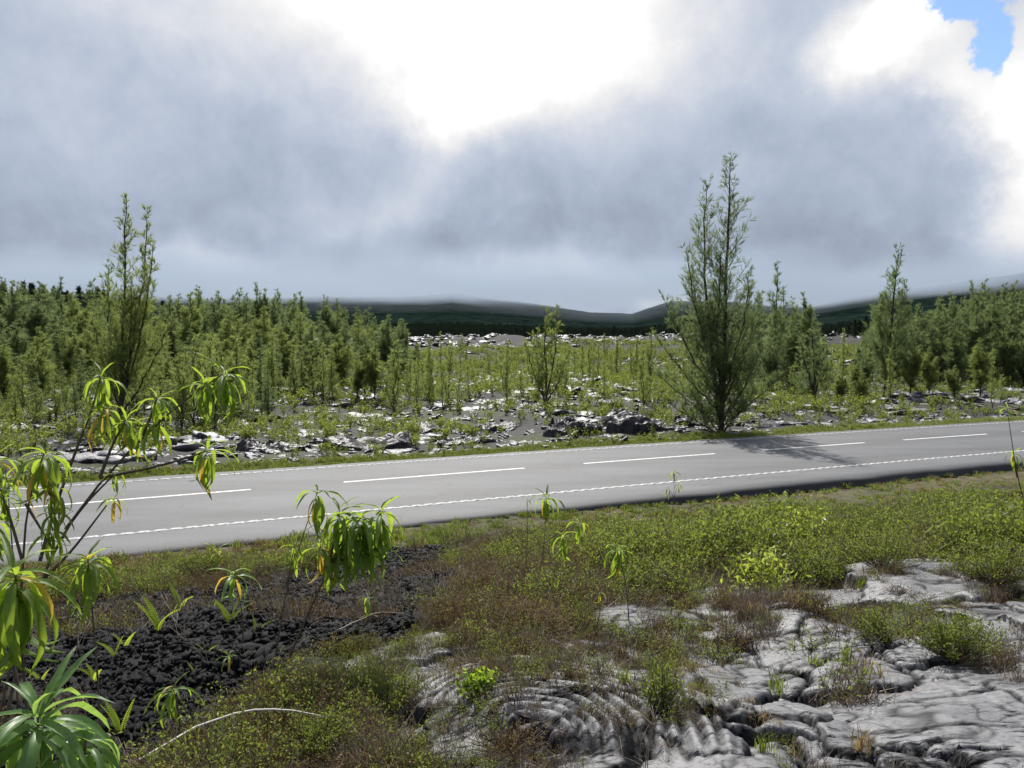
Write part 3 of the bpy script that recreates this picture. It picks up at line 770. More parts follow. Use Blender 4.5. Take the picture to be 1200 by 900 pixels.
    for t, nm, var, k in ((0, 'dry_brown_heath', hb, 1), (1, 'green_heath', hg, 1), (2, 'dead_twigs', hd, 1), (3, 'verge_grass', gt, 1), (4, 'dry_grass', dg, 1), (5, 'rusty_moss', mo, 1)):
        m = typ == t
        scatter(nm, var, P[m], rot[m], scl[m] * k * (.8 if t in (3,) else 1) * np.where(st[m], .9, 1), r.integers(0, len(var), m.sum()))
    # far verge grass
    N = 9000; x = r.uniform(-24, 60, N); v = r.uniform(.05, 1.6, N) ** 1.0
    xx, yy = offs(x, EDGE_F + v); zz = H(xx, yy)
    rot = np.column_stack([np.zeros((N, 2)), r.uniform(0, 6.28, N)])
    scatter('far_verge_grass', gt + dg[:1], np.column_stack([xx, yy, zz]), rot, r.uniform(.7, 1.5, N) * (.6 + .5 * v / 1.6), r.integers(0, 5, N))
    return gt, dg
GT, DG = cover()

# ------------------------------------------------------------------ lava field beyond the road
def slab_mesh(seed, name='lava_slab', steps=3):
    """broken pahoehoe plates: thin jagged overlapping sheets, silvery crust above a black broken edge, side shade painted in"""
    r = np.random.default_rng(seed); b = Bag(); n = 34
    an = np.linspace(0, 2 * math.pi, n, endpoint=False)
    for k in range(steps):
        ph = r.uniform(0, 6.28, 4); cuts = r.uniform(.55, 1.0, 7); ca = r.uniform(0, 6.28, 7)
        rad = 1 / np.max([np.cos(an - a_) / c_ for a_, c_ in zip(ca, cuts)] + [np.full(n, .75)], axis=0)
        rad = rad * (1 + .10 * np.sin(3 * an + ph[0]) + .06 * np.sin(7 * an + ph[1]) + r.normal(0, .035, n))
        c = np.array([r.uniform(-.5, .5), r.uniform(-.45, .45)]) * (k > 0); sc = r.uniform(.35, .7) if k else 1.0
        z0 = .10 * k; rings = [(.86, -.35, .22), (.99, -.02, .22), (1.0, .07, .45), (.95, .11, 1.0), (.72, .15, 1.1), (.38, .17, 1.0)]  # low ring tones paint shade onto the black broken sides
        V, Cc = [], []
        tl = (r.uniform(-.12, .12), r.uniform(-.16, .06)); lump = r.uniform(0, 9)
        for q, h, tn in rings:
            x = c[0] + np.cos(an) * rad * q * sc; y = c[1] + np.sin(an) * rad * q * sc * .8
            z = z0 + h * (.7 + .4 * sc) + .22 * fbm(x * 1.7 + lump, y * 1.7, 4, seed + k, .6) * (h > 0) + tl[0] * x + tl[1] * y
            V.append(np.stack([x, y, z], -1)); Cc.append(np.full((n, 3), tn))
        V = np.vstack(V); Cc = np.vstack(Cc); ctr = np.array([[c[0], c[1], z0 + .17 + .2 * float(fbm(c[0] * 1.7 + lump, c[1] * 1.7, 4, seed + k, .6))]]); m = len(rings)
        f = []
        for i in range(m - 1):
            for j in range(n):
                a = i * n + j; d = i * n + (j + 1) % n; f += [(a, d, d + n), (a, d + n, a + n)]
        for j in range(n): f.append(((m - 1) * n + j, (m - 1) * n + (j + 1) % n, m * n))
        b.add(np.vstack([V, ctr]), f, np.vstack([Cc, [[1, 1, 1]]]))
    return b.mesh(name, M['lava_far'], False)

def outcrop_mesh(seed, aspect, cliff=1.0, rope=0.0):
    """a hump of the flow: cracked silvery crust on top, broken black front with shade in its tone; unit half width"""
    nx, ny = 110, 64; x = np.linspace(-1.08, 1.08, nx); y = np.linspace(-.62, .62, ny); X, Y = np.meshgrid(x, y, indexing='ij')
    wx = X + .42 * fbm(X * 2.6 + seed, Y * 2.6, 4, seed); wy = Y + .30 * fbm(X * 3, Y * 3 + seed, 4, seed + 1)
    e = 1 - np.sqrt((wx / .98) ** 2 + (wy / .52) ** 2)
    n = fbm(X * 2.2 + seed, Y * 3.5, 4, seed + 2); st_ = (n + .5) * 6; terr = (np.floor(st_) + sm((st_ - np.floor(st_)) * 4)) / 6
    h = sm(e * (8 * cliff)) * (.40 + .38 * terr + .34 * (Y / .5 + .6)) * (.85 + .15 * sm(e * 1.5)) * np.clip(.75 + 1.3 * fbm(X * 1.6 + 3 * seed, Y * 1.2, 3, seed + 9), .15, 1.2)
    cr = np.abs(vnoise(X * 5 + n, Y * 7 + n, seed + 5)); cr2 = np.abs(vnoise(X * 9 - Y * 4, Y * 9 + n, seed + 6))
    h = h * aspect + .03 * fbm(X * 9, Y * 9, 3, seed + 7) * (e > 0) - .05 * np.exp(-(cr / .03) ** 2) - .03 * np.exp(-(cr2 / .03) ** 2)
    if rope: h = h + rope * .02 * np.sin(34 * np.hypot(X - .1, Y * 1.4 + .5) + 4 * n)
    h = np.where(e < 0, np.minimum(h, e * 1.2), h)
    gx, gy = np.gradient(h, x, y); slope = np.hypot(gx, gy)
    tone = np.clip(1.15 - .95 * sm((slope - .45) / .6) - .5 * np.exp(-(cr / .03) ** 2), .12, 1.2)  # steep faces darkened: their shade is put into the colour
    keep = (e > -.12); fc = grid_faces(nx, ny); fc = fc[keep.ravel()[fc].all(1)]; u, inv = np.unique(fc.ravel(), return_inverse=True)
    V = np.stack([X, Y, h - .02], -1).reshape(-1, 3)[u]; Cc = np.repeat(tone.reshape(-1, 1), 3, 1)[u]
    return mesh_from('lava_outcrop', V, inv.reshape(-1, 4), M['lava_crag'], False, colors=Cc)

def lava_field():
    r = np.random.default_rng(31)
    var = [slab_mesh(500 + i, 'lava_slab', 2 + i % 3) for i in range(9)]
    def put(px, py, wpx, hpx, rz, label, rope=0.0):
        """px,py: middle of the near foot; wpx,hpx: width and height as measured"""
        p = G(px, py); w = wpx * p[1] / F / 2; hh = .56 * hpx * p[1] / F
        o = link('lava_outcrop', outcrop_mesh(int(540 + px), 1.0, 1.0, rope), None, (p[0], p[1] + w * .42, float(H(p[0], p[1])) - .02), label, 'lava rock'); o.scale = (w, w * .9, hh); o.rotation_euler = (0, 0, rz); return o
    put(748, 508, 125, 42, .30, 'largest dark lava hump with silvery top, behind the road left of the tall tree')
    put(672, 510, 84, 30, .42, 'dark cracked lava hump left of the largest hump behind the road')
    put(806, 500, 46, 20, .4, 'low dark lava lump under the left branches of the tall tree')
    put(318, 532, 90, 34, .4, 'stacked silver lava plates behind the road, left of the dark hollow')
    put(425, 528, 120, 26, .43, 'broad broken silver lava ledge behind the road, left of the middle')
    put(540, 522, 74, 18, .42, 'small dark lava ledge with silver rim close behind the road near the middle')
    put(735, 517, 95, 9, .41, 'flat rope-textured lava sheet lying on the far verge below the largest hump', 1.0)
    put(318, 547, 84, 10, .41, 'flat pale lava plate on the far verge, half behind the drooping leaves')
    put(905, 500, 90, 12, .40, 'low white-topped lava ledge right of the tall tree')
    put(60, 563, 110, 16, .42, 'low grey lava ledge behind the road at the far left')
    put(590, 505, 80, 16, .42, 'low broken lava hump behind the small dark ledge, middle of the view')
    put(490, 508, 90, 16, .42, 'low lava rise with pale cracks between the broad ledge and the small dark one')
    # countable nearer slabs
    cnt = 0; pts = []
    tries = 0
    while cnt < 230 and tries < 6000:
        tries += 1
        px = r.uniform(-20, 1230); v = 1.5 + r.random() ** 1.2 * 42
        x = r.uniform(-24, 52); xx, yy = offs(np.array(x), EDGE_F + v); xx, yy = float(xx), float(yy)
        if abs(xx) > .68 * yy: continue
        pxx = 600 + F * xx / yy
        w = r.uniform(.4, 1.35) * (1 + v / 60)
        if v < w * 1.05 + .7: continue
        if any((xx - a) ** 2 + (yy - b) ** 2 < (w * .8 + c * .8) ** 2 for a, b, c in pts): continue
        pts.append((xx, yy, w)); z = float(H(xx, yy))
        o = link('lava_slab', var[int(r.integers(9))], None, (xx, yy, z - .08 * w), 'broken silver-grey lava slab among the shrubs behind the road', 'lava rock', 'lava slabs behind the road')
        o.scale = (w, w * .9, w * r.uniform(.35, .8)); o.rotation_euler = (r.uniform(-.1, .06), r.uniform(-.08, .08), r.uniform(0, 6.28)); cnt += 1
    # the rest of the flow, farther up
    N = 5200; a = r.uniform(-.62, .62, N); rr = 45 + 170 * r.random(N) ** 1.3
    x = rr * np.tan(a); y = rr; ok = (fbm(x * .05, y * .05, 3, 600) + .25 * fbm(x * .3, y * .3, 2, 601) > -.02 + .12 * sm((x - 5) / 20) * (y > 80)); x, y = x[ok], y[ok]; n = len(x)
    z = H(x, y); s = r.uniform(.25, 1.2, n) * (.6 + y / 200)
    rot = np.column_stack([r.uniform(-.35, .2, n), r.uniform(-.15, .15, n), r.uniform(0, 6.28, n)])
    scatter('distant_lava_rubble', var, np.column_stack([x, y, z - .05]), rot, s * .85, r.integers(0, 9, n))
    N = 5500; x = r.uniform(-30, 60, N); v = 1.2 + 50 * r.random(N) ** 1.4; x, y = offs(x, EDGE_F + v); z = H(x, y)
    rot = np.column_stack([r.uniform(-.3, .2, N), r.uniform(-.25, .25, N), r.uniform(0, 6.28, N)])
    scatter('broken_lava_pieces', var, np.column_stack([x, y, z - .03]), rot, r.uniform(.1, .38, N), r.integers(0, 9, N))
lava_field()

def field_shrubs():
    r = np.random.default_rng(41)
    def shrub(seed, n, h, R, L, mat):
        q = np.random.default_rng(seed); ns = 9
        t0 = np.column_stack([q.normal(0, R * .2, ns), q.normal(0, R * .2, ns), np.zeros(ns)])
        tip = np.column_stack([q.normal(0, R * .7, ns), q.normal(0, R * .7, ns), h * q.uniform(.55, 1, ns)])
        Vt, Ft = blades(t0, tip, np.full(ns, .02), q)
        k = q.integers(0, ns, n); f = q.uniform(.25, 1.0, n)[:, None]; b = t0[k] + (tip - t0)[k] * f
        d = rand_dirs(q, n, .5); V, Fc = leaves(b, d, L * q.uniform(.6, 1.2, n), L * .38 * q.uniform(.7, 1.2, n), q)
        return two_mat('shrub', [(Vt, Ft, M['stem']), (V, Fc, mat)])
    var = [shrub(700 + i, 90, .62, .28, .13, M['shrubleaf']) for i in range(4)] + [shrub(710 + i, 80, .5, .35, .11, M['heathgreen']) for i in range(2)] + [shrub(720 + i, 60, .8, .2, .15, M['grass']) for i in range(2)]
    N = 23000; x = r.uniform(-40, 75, N); v = .7 + 95 * r.random(N) ** 1.15
    xx, yy = offs(x, EDGE_F + v); n = fbm(xx * .22, yy * .22, 3, 720)
    ok = (n + .6 * fbm(xx * .9, yy * .9, 3, 721) > -.20 - .3 * sm((500 - pxof(xx, yy)) / 200) * sm((v - 6) / 8)) & (np.abs(xx) < .75 * yy); xx, yy, v = xx[ok], yy[ok], v[ok]; m = len(xx)
    z = H(xx, yy); rot = np.column_stack([r.uniform(-.2, .2, m), r.uniform(-.2, .2, m), r.uniform(0, 6.28, m)])
    idx = r.choice(8, m, p=[.13, .13, .13, .13, .14, .14, .10, .10])
    scatter('low_green_scrub', var, np.column_stack([xx, yy, z]), rot, r.uniform(.35, 1.0, m) * (.65 + .4 * sm(v / 6)) * (1 + .5 * sm(v / 50)), idx)
field_shrubs()

# ------------------------------------------------------------------ casuarina trees
def casuarina(seed, leaders, dens=1.0, nl=.30, nw=.022, mat='needle', elev=(24, 52), t_low=.08, limb_gap=.16):
    """leaders: list of (polyline points, trunk radius, crown radius near the foot, t0). Returns trunk mesh, crown mesh"""
    r = np.random.default_rng(seed); tb = Bag(); B, T, Wd = [], [], []
    for (pts, tr, cr, t0) in leaders:
        pts = np.asarray(pts, float); k = np.linspace(0, len(pts) - 1, 14)
        P = np.column_stack([np.interp(k, np.arange(len(pts)), pts[:, i]) for i in range(3)])
        P[1:-1] += r.normal(0, .03, (12, 3)) * np.array([1, 1, 0])
        Ht = np.linalg.norm(P[-1] - P[0]); tt = np.linspace(0, 1, 14)
        tb.tube(P, tr * (1 - tt) ** .8 + .008, 6)
        nlimb = int((1 - t0) * Ht / limb_gap * dens ** .3)
        for i in range(nlimb):
            t = t0 + (1 - t0) * ((i + r.random()) / nlimb)
            t = min(t, .985)
            p0 = np.array([np.interp(t, tt, P[:, j]) for j in range(3)])
            L = cr * max(.16, (1 - t) ** .75) * r.choice([r.uniform(.3, .8), r.uniform(.7, 1.2)])
            a = r.uniform(0, 6.28); el = math.radians(r.uniform(*elev) + 14 * t)
            q = np.linspace(0, 1, 6)[:, None]
            hz = np.array([math.cos(a), math.sin(a), 0]) * math.cos(el); up = np.array([0, 0, math.sin(el)])
            C = p0 + L * (hz * (q - .12 * q ** 2) + up * (q * .75 + .45 * q ** 2)) + r.normal(0, .02 * L, (6, 3)) * q
            if L > .35: tb.tube(C, (.004 + .012 * L) * (1 - q[:, 0] * .85) * (.5 + tr * 4), 3)
            dirL = (C[-1] - C[0]) / (np.linalg.norm(C[-1] - C[0]) + 1e-6)
            m = max(3, int(L * 7.5 * min(1, dens) + 2)); per = int(13 * dens + 3)
            f = r.uniform(.12, 1.0, m) ** .8
            tb0 = np.column_stack([np.interp(f, q[:, 0], C[:, j]) for j in range(3)])
            td = dirL * .8 + rand_dirs(r, m, .35) * .75; td /= np.linalg.norm(td, axis=1, keepdims=True)
            tl = (.14 + .34 * min(L, 1.5)) * r.uniform(.5, 1.3, m) * (1.1 - .55 * f)
            u = r.random((m, per)); b = tb0[:, None] + td[:, None] * (tl[:, None, None] * u[..., None])
            d = td[:, None] * .9 + r.normal(0, .30, (m, per, 3)) + np.array([0, 0, .12]); d /= np.linalg.norm(d, axis=2, keepdims=True)
            b = b.reshape(-1, 3); d = d.reshape(-1, 3); n = len(b)
            ln = nl * r.uniform(.4, 1.1, n) * (.7 if t > .85 else 1)
            B.append(b); T.append(b + d * ln[:, None]); Wd.append(np.full(n, nw) * r.uniform(.6, 1.2, n))
    V, Fc = blades(np.vstack(B), np.vstack(T), np.concatenate(Wd), r)
    return tb.mesh('trunk', M['bark'], True), mesh_from('crown', V, Fc, M[mat])

def lead(x0, y0, z0, x1, y1, z1, bend=0.0, n=4):
    t = np.linspace(0, 1, n); P = np.column_stack([x0 + (x1 - x0) * t, y0 + (y1 - y0) * t, z0 + (z1 - z0) * t])
    P[:, 0] += bend * np.sin(t * math.pi); return P

def tree(name, meshes, loc, scale, rz, label, cat='tree', group=None):
    e = link(name, None, None, loc, label, cat, group); e.rotation_euler = (0, 0, rz); e.scale = scale
    link('trunk', meshes[0], e); link('crown', meshes[1], e); return e

def key_tree(base_px, tops, seed, label, dens, **kw):
    """tops: (px, py, forks at height fraction, trunk r, crown r, depth offset, t0)"""
    p = G(*base_px); d = p[1]; L = []
    main = tops[0]; mh = CAMZ + d * (HOR - main[1]) / F - p[2]; mx = (main[0] - base_px[0]) * d / F
    for i, (px, py, fk, tr, cr, dy, t0) in enumerate(tops):
        x = (px - base_px[0]) * d / F; z = CAMZ + d * (HOR - py) / F - p[2]
        s = (mx * fk * .8, 0, mh * fk)
        L.append((lead(s[0], 0, s[2] - (.15 if fk == 0 else 0), x, dy, z, bend=.12 * (1 if x > 0 else -1) * (i > 0) * abs(z - s[2]) * .3), tr, cr, t0))
    ms = casuarina(seed, L, dens, **kw)
    return tree('casuarina_tree', ms, tuple(p), (1, 1, 1), 0, label)

key_tree((845, 506), [(851, 190, 0, .11, 2.9, 0, .08), (826, 214, .03, .08, 2.2, .4, .12), (799, 295, .12, .05, 1.7, -.3, .12), (776, 348, .10, .045, 1.6, .3, .1), (872, 318, .12, .05, 1.8, -.4, .1), (893, 345, .1, .045, 1.7, .4, .1), (764, 432, .02, .03, 1.5, .6, .05), (778, 470, .0, .025, 1.3, -.6, .03), (808, 455, .0, .03, 1.5, .2, .03), (886, 452, .0, .025, 1.4, .5, .03), (912, 440, .02, .025, 1.3, -.3, .05), (866, 470, .0, .02, 1.2, -.9, .02), (885, 410, .03, .03, 1.4, -.6, .1),
                      (762, 392, .06, .03, .9, -.5, .2), (815, 330, .1, .05, 1.2, .8, .15), (905, 400, .05, .03, .8, 0, .2), (838, 290, .1, .05, 1.2, -.8, .15)], 801,
         'tallest wispy casuarina, many-topped, on the far verge casting its shadow on the road', 1.35, nl=.24, nw=.013, limb_gap=.10)
key_tree((142, 502), [(156, 230, 0, .09, 1.7, 0, .12), (176, 243, .12, .05, 1.1, .3, .2), (189, 288, .1, .05, 1.5, -.3, .12), (128, 312, .1, .05, 1.6, .3, .12), (112, 372, .08, .04, 1.6, 0, .1), (205, 372, .06, .04, 1.6, .2, .1), (165, 330, .1, .05, 1.6, -.5, .1)], 802,
         'slender casuarina with three thin tips standing above the left thicket', 1.5, nl=.26, nw=.014, limb_gap=.11, mat='needle_pale')
key_tree((1036, 468), [(1048, 293, 0, .09, 2.6, 0, .1), (1060, 332, .2, .05, 1.6, .3, .15), (1026, 348, .15, .05, 1.7, -.3, .12), (1076, 378, .1, .04, 1.7, .2, .12)], 803,
         'tall thin-tipped casuarina in front of the right grove', 1.4, nl=.32, nw=.018, limb_gap=.13)
key_tree((640, 480), [(637, 362, 0, .06, 1.7, 0, .06), (653, 360, .1, .04, 1.2, .3, .1), (615, 400, .05, .04, .9, -.3, .1), (668, 408, .05, .04, .8, 0, .1), (628, 388, .05, .04, .8, .5, .1)], 804,
         'mid-height casuarina standing alone in the middle of the lava field', 1.4, nl=.26, nw=.018, mat='needle_pale', limb_gap=.15)
key_tree((955, 470), [(950, 385, 0, .08, 1.6, 0, .05), (968, 398, .1, .05, 1.3, .4, .08), (935, 400, .1, .05, 1.2, -.3, .08)], 805,
         'rounded casuarina just right of the tallest tree', 1.3, nl=.32, nw=.022)

def gen_variants():
    big, pale, slim, sap = [], [], [], []
    for i in range(6):
        r = np.random.default_rng(820 + i); L = [(lead(0, 0, -.2, r.uniform(-.3, .3), r.uniform(-.3, .3), 8), .08, 2.5, .04)]
        for k in range(3):
            a = r.uniform(0, 6.28); rr = r.uniform(.7, 1.3); L.append((lead(0, 0, r.uniform(.4, 2), math.cos(a) * rr, math.sin(a) * rr, r.uniform(5, 7.2)), .045, 2.0, .06))
        (big if i < 4 else pale).append(casuarina(820 + i, L, 2.3, nl=.42, nw=.019, elev=(34, 62), mat='needle' if i < 4 else 'needle_pale', limb_gap=.22))
    for i in range(3):
        slim.append(casuarina(840 + i, [(lead(0, 0, -.2, .15, 0, 8), .07, 1.7, .06), (lead(0, 0, .8, .5 - i * .5, .3, 5.6), .04, 1.3, .1)], 1.5, nl=.36, nw=.020, elev=(34, 62), limb_gap=.2, mat='needle_pale' if i == 2 else 'needle'))
    for i in range(5):
        r = np.random.default_rng(860 + i); L = [(lead(0, 0, -.1, r.uniform(-.15, .15), 0, 3), .018, .72, .04)]
        for k in range(i % 3): L.append((lead(0, 0, .2, r.uniform(-.5, .5), r.uniform(-.4, .4), r.uniform(1.8, 2.6)), .012, .55, .1))
        sap.append(casuarina(860 + i, L, .8, nl=.24, nw=.018, mat='needle_pale', elev=(34, 64), limb_gap=.10))
    return big, pale, slim, sap
BIG, PALE, SLIM, SAP = gen_variants()

def plant_trees():
    r = np.random.default_rng(51); placed = [0]
    def put(px, d, top_y, pool, nat, label, group, wid=1.0, name='casuarina_tree'):
        x = (px - 600) * d / F; y = d; z = float(H(x, y)); h = CAMZ + d * (HOR - top_y) / F - z
        if h < .5: return
        s = h / nat; m = pool[int(r.integers(len(pool)))]
        ws = wid * s ** .6 if nat > 5 else wid * s ** .75
        tree(name, m, (x, y, z), (ws, ws, s), r.uniform(0, 6.28), label, 'tree', group); placed[0] += 1
    prof = ([-80, 0, 60, 100, 150, 250, 330, 380, 420, 450, 480, 500], [330, 332, 330, 335, 342, 342, 340, 352, 362, 368, 380, 396])
    lab = 'bushy grey-green casuarina packed into the thicket left of the lava flow'; grp = 'casuarinas in the left thicket'
    seg = lambda px: 'far left end' if px < 120 else ('left part' if px < 240 else ('middle part' if px < 360 else 'right end'))
    for d, k, pool in ((92, 1.0, BIG), (80, .95, BIG), (69, .85, BIG + PALE), (60, .68, BIG + PALE), (52, .5, PALE + BIG), (45, .34, PALE + SLIM), (39, .16, SLIM), (36, .02, SLIM)):
        px = -70.0
        end = {92: 500, 80: 492, 69: 480, 60: 455, 52: 492, 45: 455, 39: 340, 36: 215}[d]
        while px < end:
            p = float(np.interp(px, *prof)); low = 425 + .05 * (500 - px)
            top = p * k + low * (1 - k) + r.uniform(-6, 14) + (0 if k > .9 else r.uniform(-8, 10))
            row = 'back row' if d > 75 else ('middle rows' if d > 55 else 'front row')
            put(px + r.uniform(-8, 8), d * r.uniform(.96, 1.04), top, pool, 8, 'bushy grey-green casuarina in the %s at the %s of the left thicket' % (row, seg(px)), 'left thicket casuarinas, %s, %s' % (row, seg(px)), 1.2 if d > 50 else .95)
            px += (2.3 if d > 65 else (1.9 if d > 46 else 1.3)) * F / d * r.uniform(.65, 1.2)
    # pale young growth along the thicket foot
    for i in range(75):
        px = r.uniform(120, 505); d = r.uniform(38, 60) + (px < 300) * -6
        put(px, d, r.uniform(392, 440) - (px > 420) * -8, SAP, 3, 'young feathery casuarina at the foot of the left thicket, %s' % seg(px), 'young casuarinas along the thicket edge, ' + seg(px), 1.25)
    # right groves
    lab2 = 'dark casuarina in the small grove just right of the tallest tree'; g2 = 'casuarinas behind the tallest tree'
    put(906, 56, 311, SLIM, 8, 'pointed casuarina top rising just right of the tallest tree', None, 1.1)
    for px, t, d in ((890, 345, 60), (918, 338, 62), (930, 350, 66), (943, 346, 64), (880, 372, 58), (925, 380, 56), (912, 360, 70), (900, 390, 54), (955, 372, 68)):
        put(px, d, t, BIG + SLIM, 8, lab2, g2, 1.15)
    lab3 = 'tall dark casuarina packed into the right-hand grove'; g3 = 'casuarinas in the right grove'
    pr = ([1010, 1030, 1060, 1090, 1120, 1140, 1165, 1200, 1290], [378, 368, 360, 346, 338, 332, 334, 335, 330])
    for d, ad in ((76, 2), (68, 0), (61, 10), (56, 30)):
        px = 1018.0 if d < 70 else 1012.0
        while px < 1275:
            put(px + r.uniform(-5, 5), d * r.uniform(.97, 1.03), float(np.interp(px, *pr)) + ad + r.uniform(-5, 16), BIG, 8, 'tall dark casuarina in the %s of the right-hand grove, %s' % ('back row' if d > 65 else 'front row', 'by the gap' if px < 1100 else ('in its middle' if px < 1180 else 'at the picture edge')), 'right grove casuarinas, %s, %s' % ('back' if d > 65 else 'front', 'gap side' if px < 1100 else ('middle' if px < 1180 else 'edge')), 1.0)
            px += 1.5 * F / d * r.uniform(.7, 1.2)
    for px, t, d in ((1005, 425, 50), (1068, 405, 47), (1090, 410, 48), (1150, 400, 46), (1010, 440, 44), (985, 440, 45), (1120, 430, 44)):
        put(px, d, t, PALE, 8, 'small bushy casuarina at the foot of the right grove', 'small casuarinas before the right grove', 1.0)
    # wispy saplings all over the flow
    for i in range(150):
        px = r.uniform(470, 880) if i < 112 else r.uniform(860, 1230); d = 36 + 70 * r.random() ** 1.1
        if 620 < px < 665 and d < 46: continue
        h = r.uniform(1.1, 3.4); x = (px - 600) * d / F; z = float(H(x, d)); ty = HOR - (z + h - CAMZ) * F / d
        zz_ = ('close behind the road' if d < 50 else ('halfway up the flow' if d < 75 else 'far up the flow')) + (' left of' if px < 640 else (' right of' if px < 860 else ' far right of'))
        put(px, d, ty, SAP, 3, 'thin feathery casuarina sapling %s the lone middle casuarina' % zz_, 'lava flow saplings' + ' ' + zz_, 1.0, 'casuarina_sapling')
    put(594, 44, 402, SAP, 3, 'slim sapling left of the lone middle casuarina', None, 1.0, 'casuarina_sapling')
    put(762, 58, 385, SLIM, 8, 'pale feathery casuarina left of the tallest tree', None, .8)
    for px, d, t in ((700, 60, 400), (722, 66, 396), (682, 55, 405), (745, 70, 398)):
        put(px, d, t, SAP, 3, 'taller wispy sapling between the lone middle casuarina and the tallest tree', 'taller saplings right of the lone casuarina', 1.2, 'casuarina_sapling')
    # distant woodland, a mass
    def low(seed):
        q = np.random.default_rng(seed); n = 700; t = q.random(n) ** .8; a = q.uniform(0, 6.28, n); rad = 1.5 * (1 - t) ** .6 * q.uniform(.3, 1, n)
        b = np.column_stack([rad * np.cos(a), rad * np.sin(a), .4 + 7.2 * t]); d = rand_dirs(q, n, .9)
        return mesh_from('distant_tree', *blades(b, b + d * q.uniform(.5, 1.1, n)[:, None], np.full(n, .22), q), M['needle_far'])
    var = [low(900 + i) for i in range(4)]
    N = 24000; az = r.uniform(-.66, .66, N); rr = 150 + 750 * r.random(N) ** .75
    x = rr * np.tan(az); y = rr; px = 600 + F * np.tan(az)
    gap = (px > 430) & (px < 860) & (rr < 235); ok = ~gap & (fbm(x * .02, y * .02, 3, 930) > -.25); x, y, px = x[ok], y[ok], px[ok]; n = len(x)
    scatter('distant_woodland', var, np.column_stack([x, y, H(x, y)]), np.column_stack([np.zeros((n, 2)), r.uniform(0, 6.28, n)]), r.uniform(.3, .62, n) * (1 + .5 * (px < 200)) * (1 - .45 * ((px > 430) & (px < 1000) & (y < 330))), r.integers(0, 4, n))
    print('trees', placed[0])
plant_trees()

# ------------------------------------------------------------------ drooping-leaved plants in the foreground
def leaf_mesh(L, droop, fold, mat, seed, width=.13, start=25):
    """lance-shaped leaf from the origin along +X, curving down by gravity; unit length scaled by L"""
    n = 9; r = np.random.default_rng(seed); t = np.linspace(0, 1, n); ang = np.radians(start - droop * t ** .7 * 1.0)
    dx = np.cos(ang); dz = np.sin(ang); x = np.concatenate([[0], np.cumsum((dx[1:] + dx[:-1]) / 2 / (n - 1))]); z = np.concatenate([[0], np.cumsum((dz[1:] + dz[:-1]) / 2 / (n - 1))])
    w = width * np.sin(np.pi * np.clip(t * .93 + .05, 0, 1)) ** .75 * (1 - .35 * t); w[0] = width * .12; w[-1] = .004
    nx = -dz; nz = dx; side = r.uniform(-.05, .05) * t ** 2
    wav = .012 * np.sin(t * 14 + seed)
    rows = []
    for k, (sg, f) in enumerate(((-1, 1), (-.5, .45), (0, 0), (.5, .45), (1, 1))):
        off = fold * w / 2 * f + (wav if abs(sg) == 1 else 0)
        rows.append(np.stack([x + nx * off, sg * w / 2 + side, z + nz * off], -1))
    V = np.stack(rows, 0).reshape(-1, 3) * L
    return mesh_from('leaf', V, grid_faces(5, n), mat, True)
LEAFV = {}
for key, mat in (('leaf', M['leaf']), ('leaf_blue', M['leaf_blue']), ('leaf_yellow', M['leaf_yellow'])):
    LEAFV[key] = {'young': [leaf_mesh(1, 45 + 25 * i, .5, mat, 10 + i, .13, 60 - 8 * i) for i in range(3)],
                  'mid': [leaf_mesh(1, 105 + 12 * i, .45, mat, 20 + i, .14, 32 - 6 * i) for i in range(4)],
                  'old': [leaf_mesh(1, 110 + 8 * i, .35, mat, 30 + i, .14, -8 - 14 * i) for i in range(4)]}

def pt(px, py, D):
    d = ray(px, py); return np.array([0, 0, CAMZ]) + d * (D / d[1])

def cluster(parent, org, P, L, r, n=14, yellow=0.06, key='leaf', up=.3, tilt=(0, 0)):
    """whorl of leaves round a shoot tip at P (world), leaf length L"""
    a0 = r.uniform(0, 6.28); n = int(n * 1.35)
    for i in range(n):
        f = i / max(1, n - 1); kind = 'young' if f < up * .6 else ('mid' if f < up + .28 else 'old')
        k = key if r.random() > yellow * (2 if kind == 'old' else .4) else 'leaf_yellow'
        me = LEAFV[k][kind][int(r.integers(len(LEAFV[k][kind])))]
        o = link('leaf', me, parent, tuple(P - org - np.array([0, 0, .22 * L * f]) + r.normal(0, .012 * L, 3)))
        s = L * (.55 + .45 * min(1, f * 2.2)) * r.uniform(.8, 1.12)
        o.scale = (s, s, s); o.rotation_euler = (r.uniform(-.25, .25) + tilt[0], r.uniform(-.12, .12) + tilt[1], a0 + i * 2.4 + r.uniform(-.3, .3))

def bez(P, n=9):
    P = np.asarray(P, float); k = np.linspace(0, len(P) - 1, n); Q = np.column_stack([np.interp(k, np.arange(len(P)), P[:, j]) for j in range(3)])
    for _ in range(2): Q[1:-1] = (Q[:-2] + 2 * Q[1:-1] + Q[2:]) / 4
    return Q

def plant(label, base, stems, seed, name='drooping_shrub', cat='plant', stem_mat='stem', sr=.008):
    """stems: list of (list of world points ending at shoot, cluster args dict or None)"""
    r = np.random.default_rng(seed); e = link(name, None, None, tuple(base), label, cat)
    for pts, cl in stems:
        Q = bez([q - base for q in pts], 10); b = Bag(); b.tube(Q, np.linspace(sr, sr * .4, 10), 6)
        link('stem', b.mesh('stem', M[stem_mat], True), e)
        for c in (cl or []):
            c = dict(c); P = c.pop('P'); L = c.pop('L'); cluster(e, base, P, L, r, **c)
    return e

def gp(px, py): return G(px, py, HS)

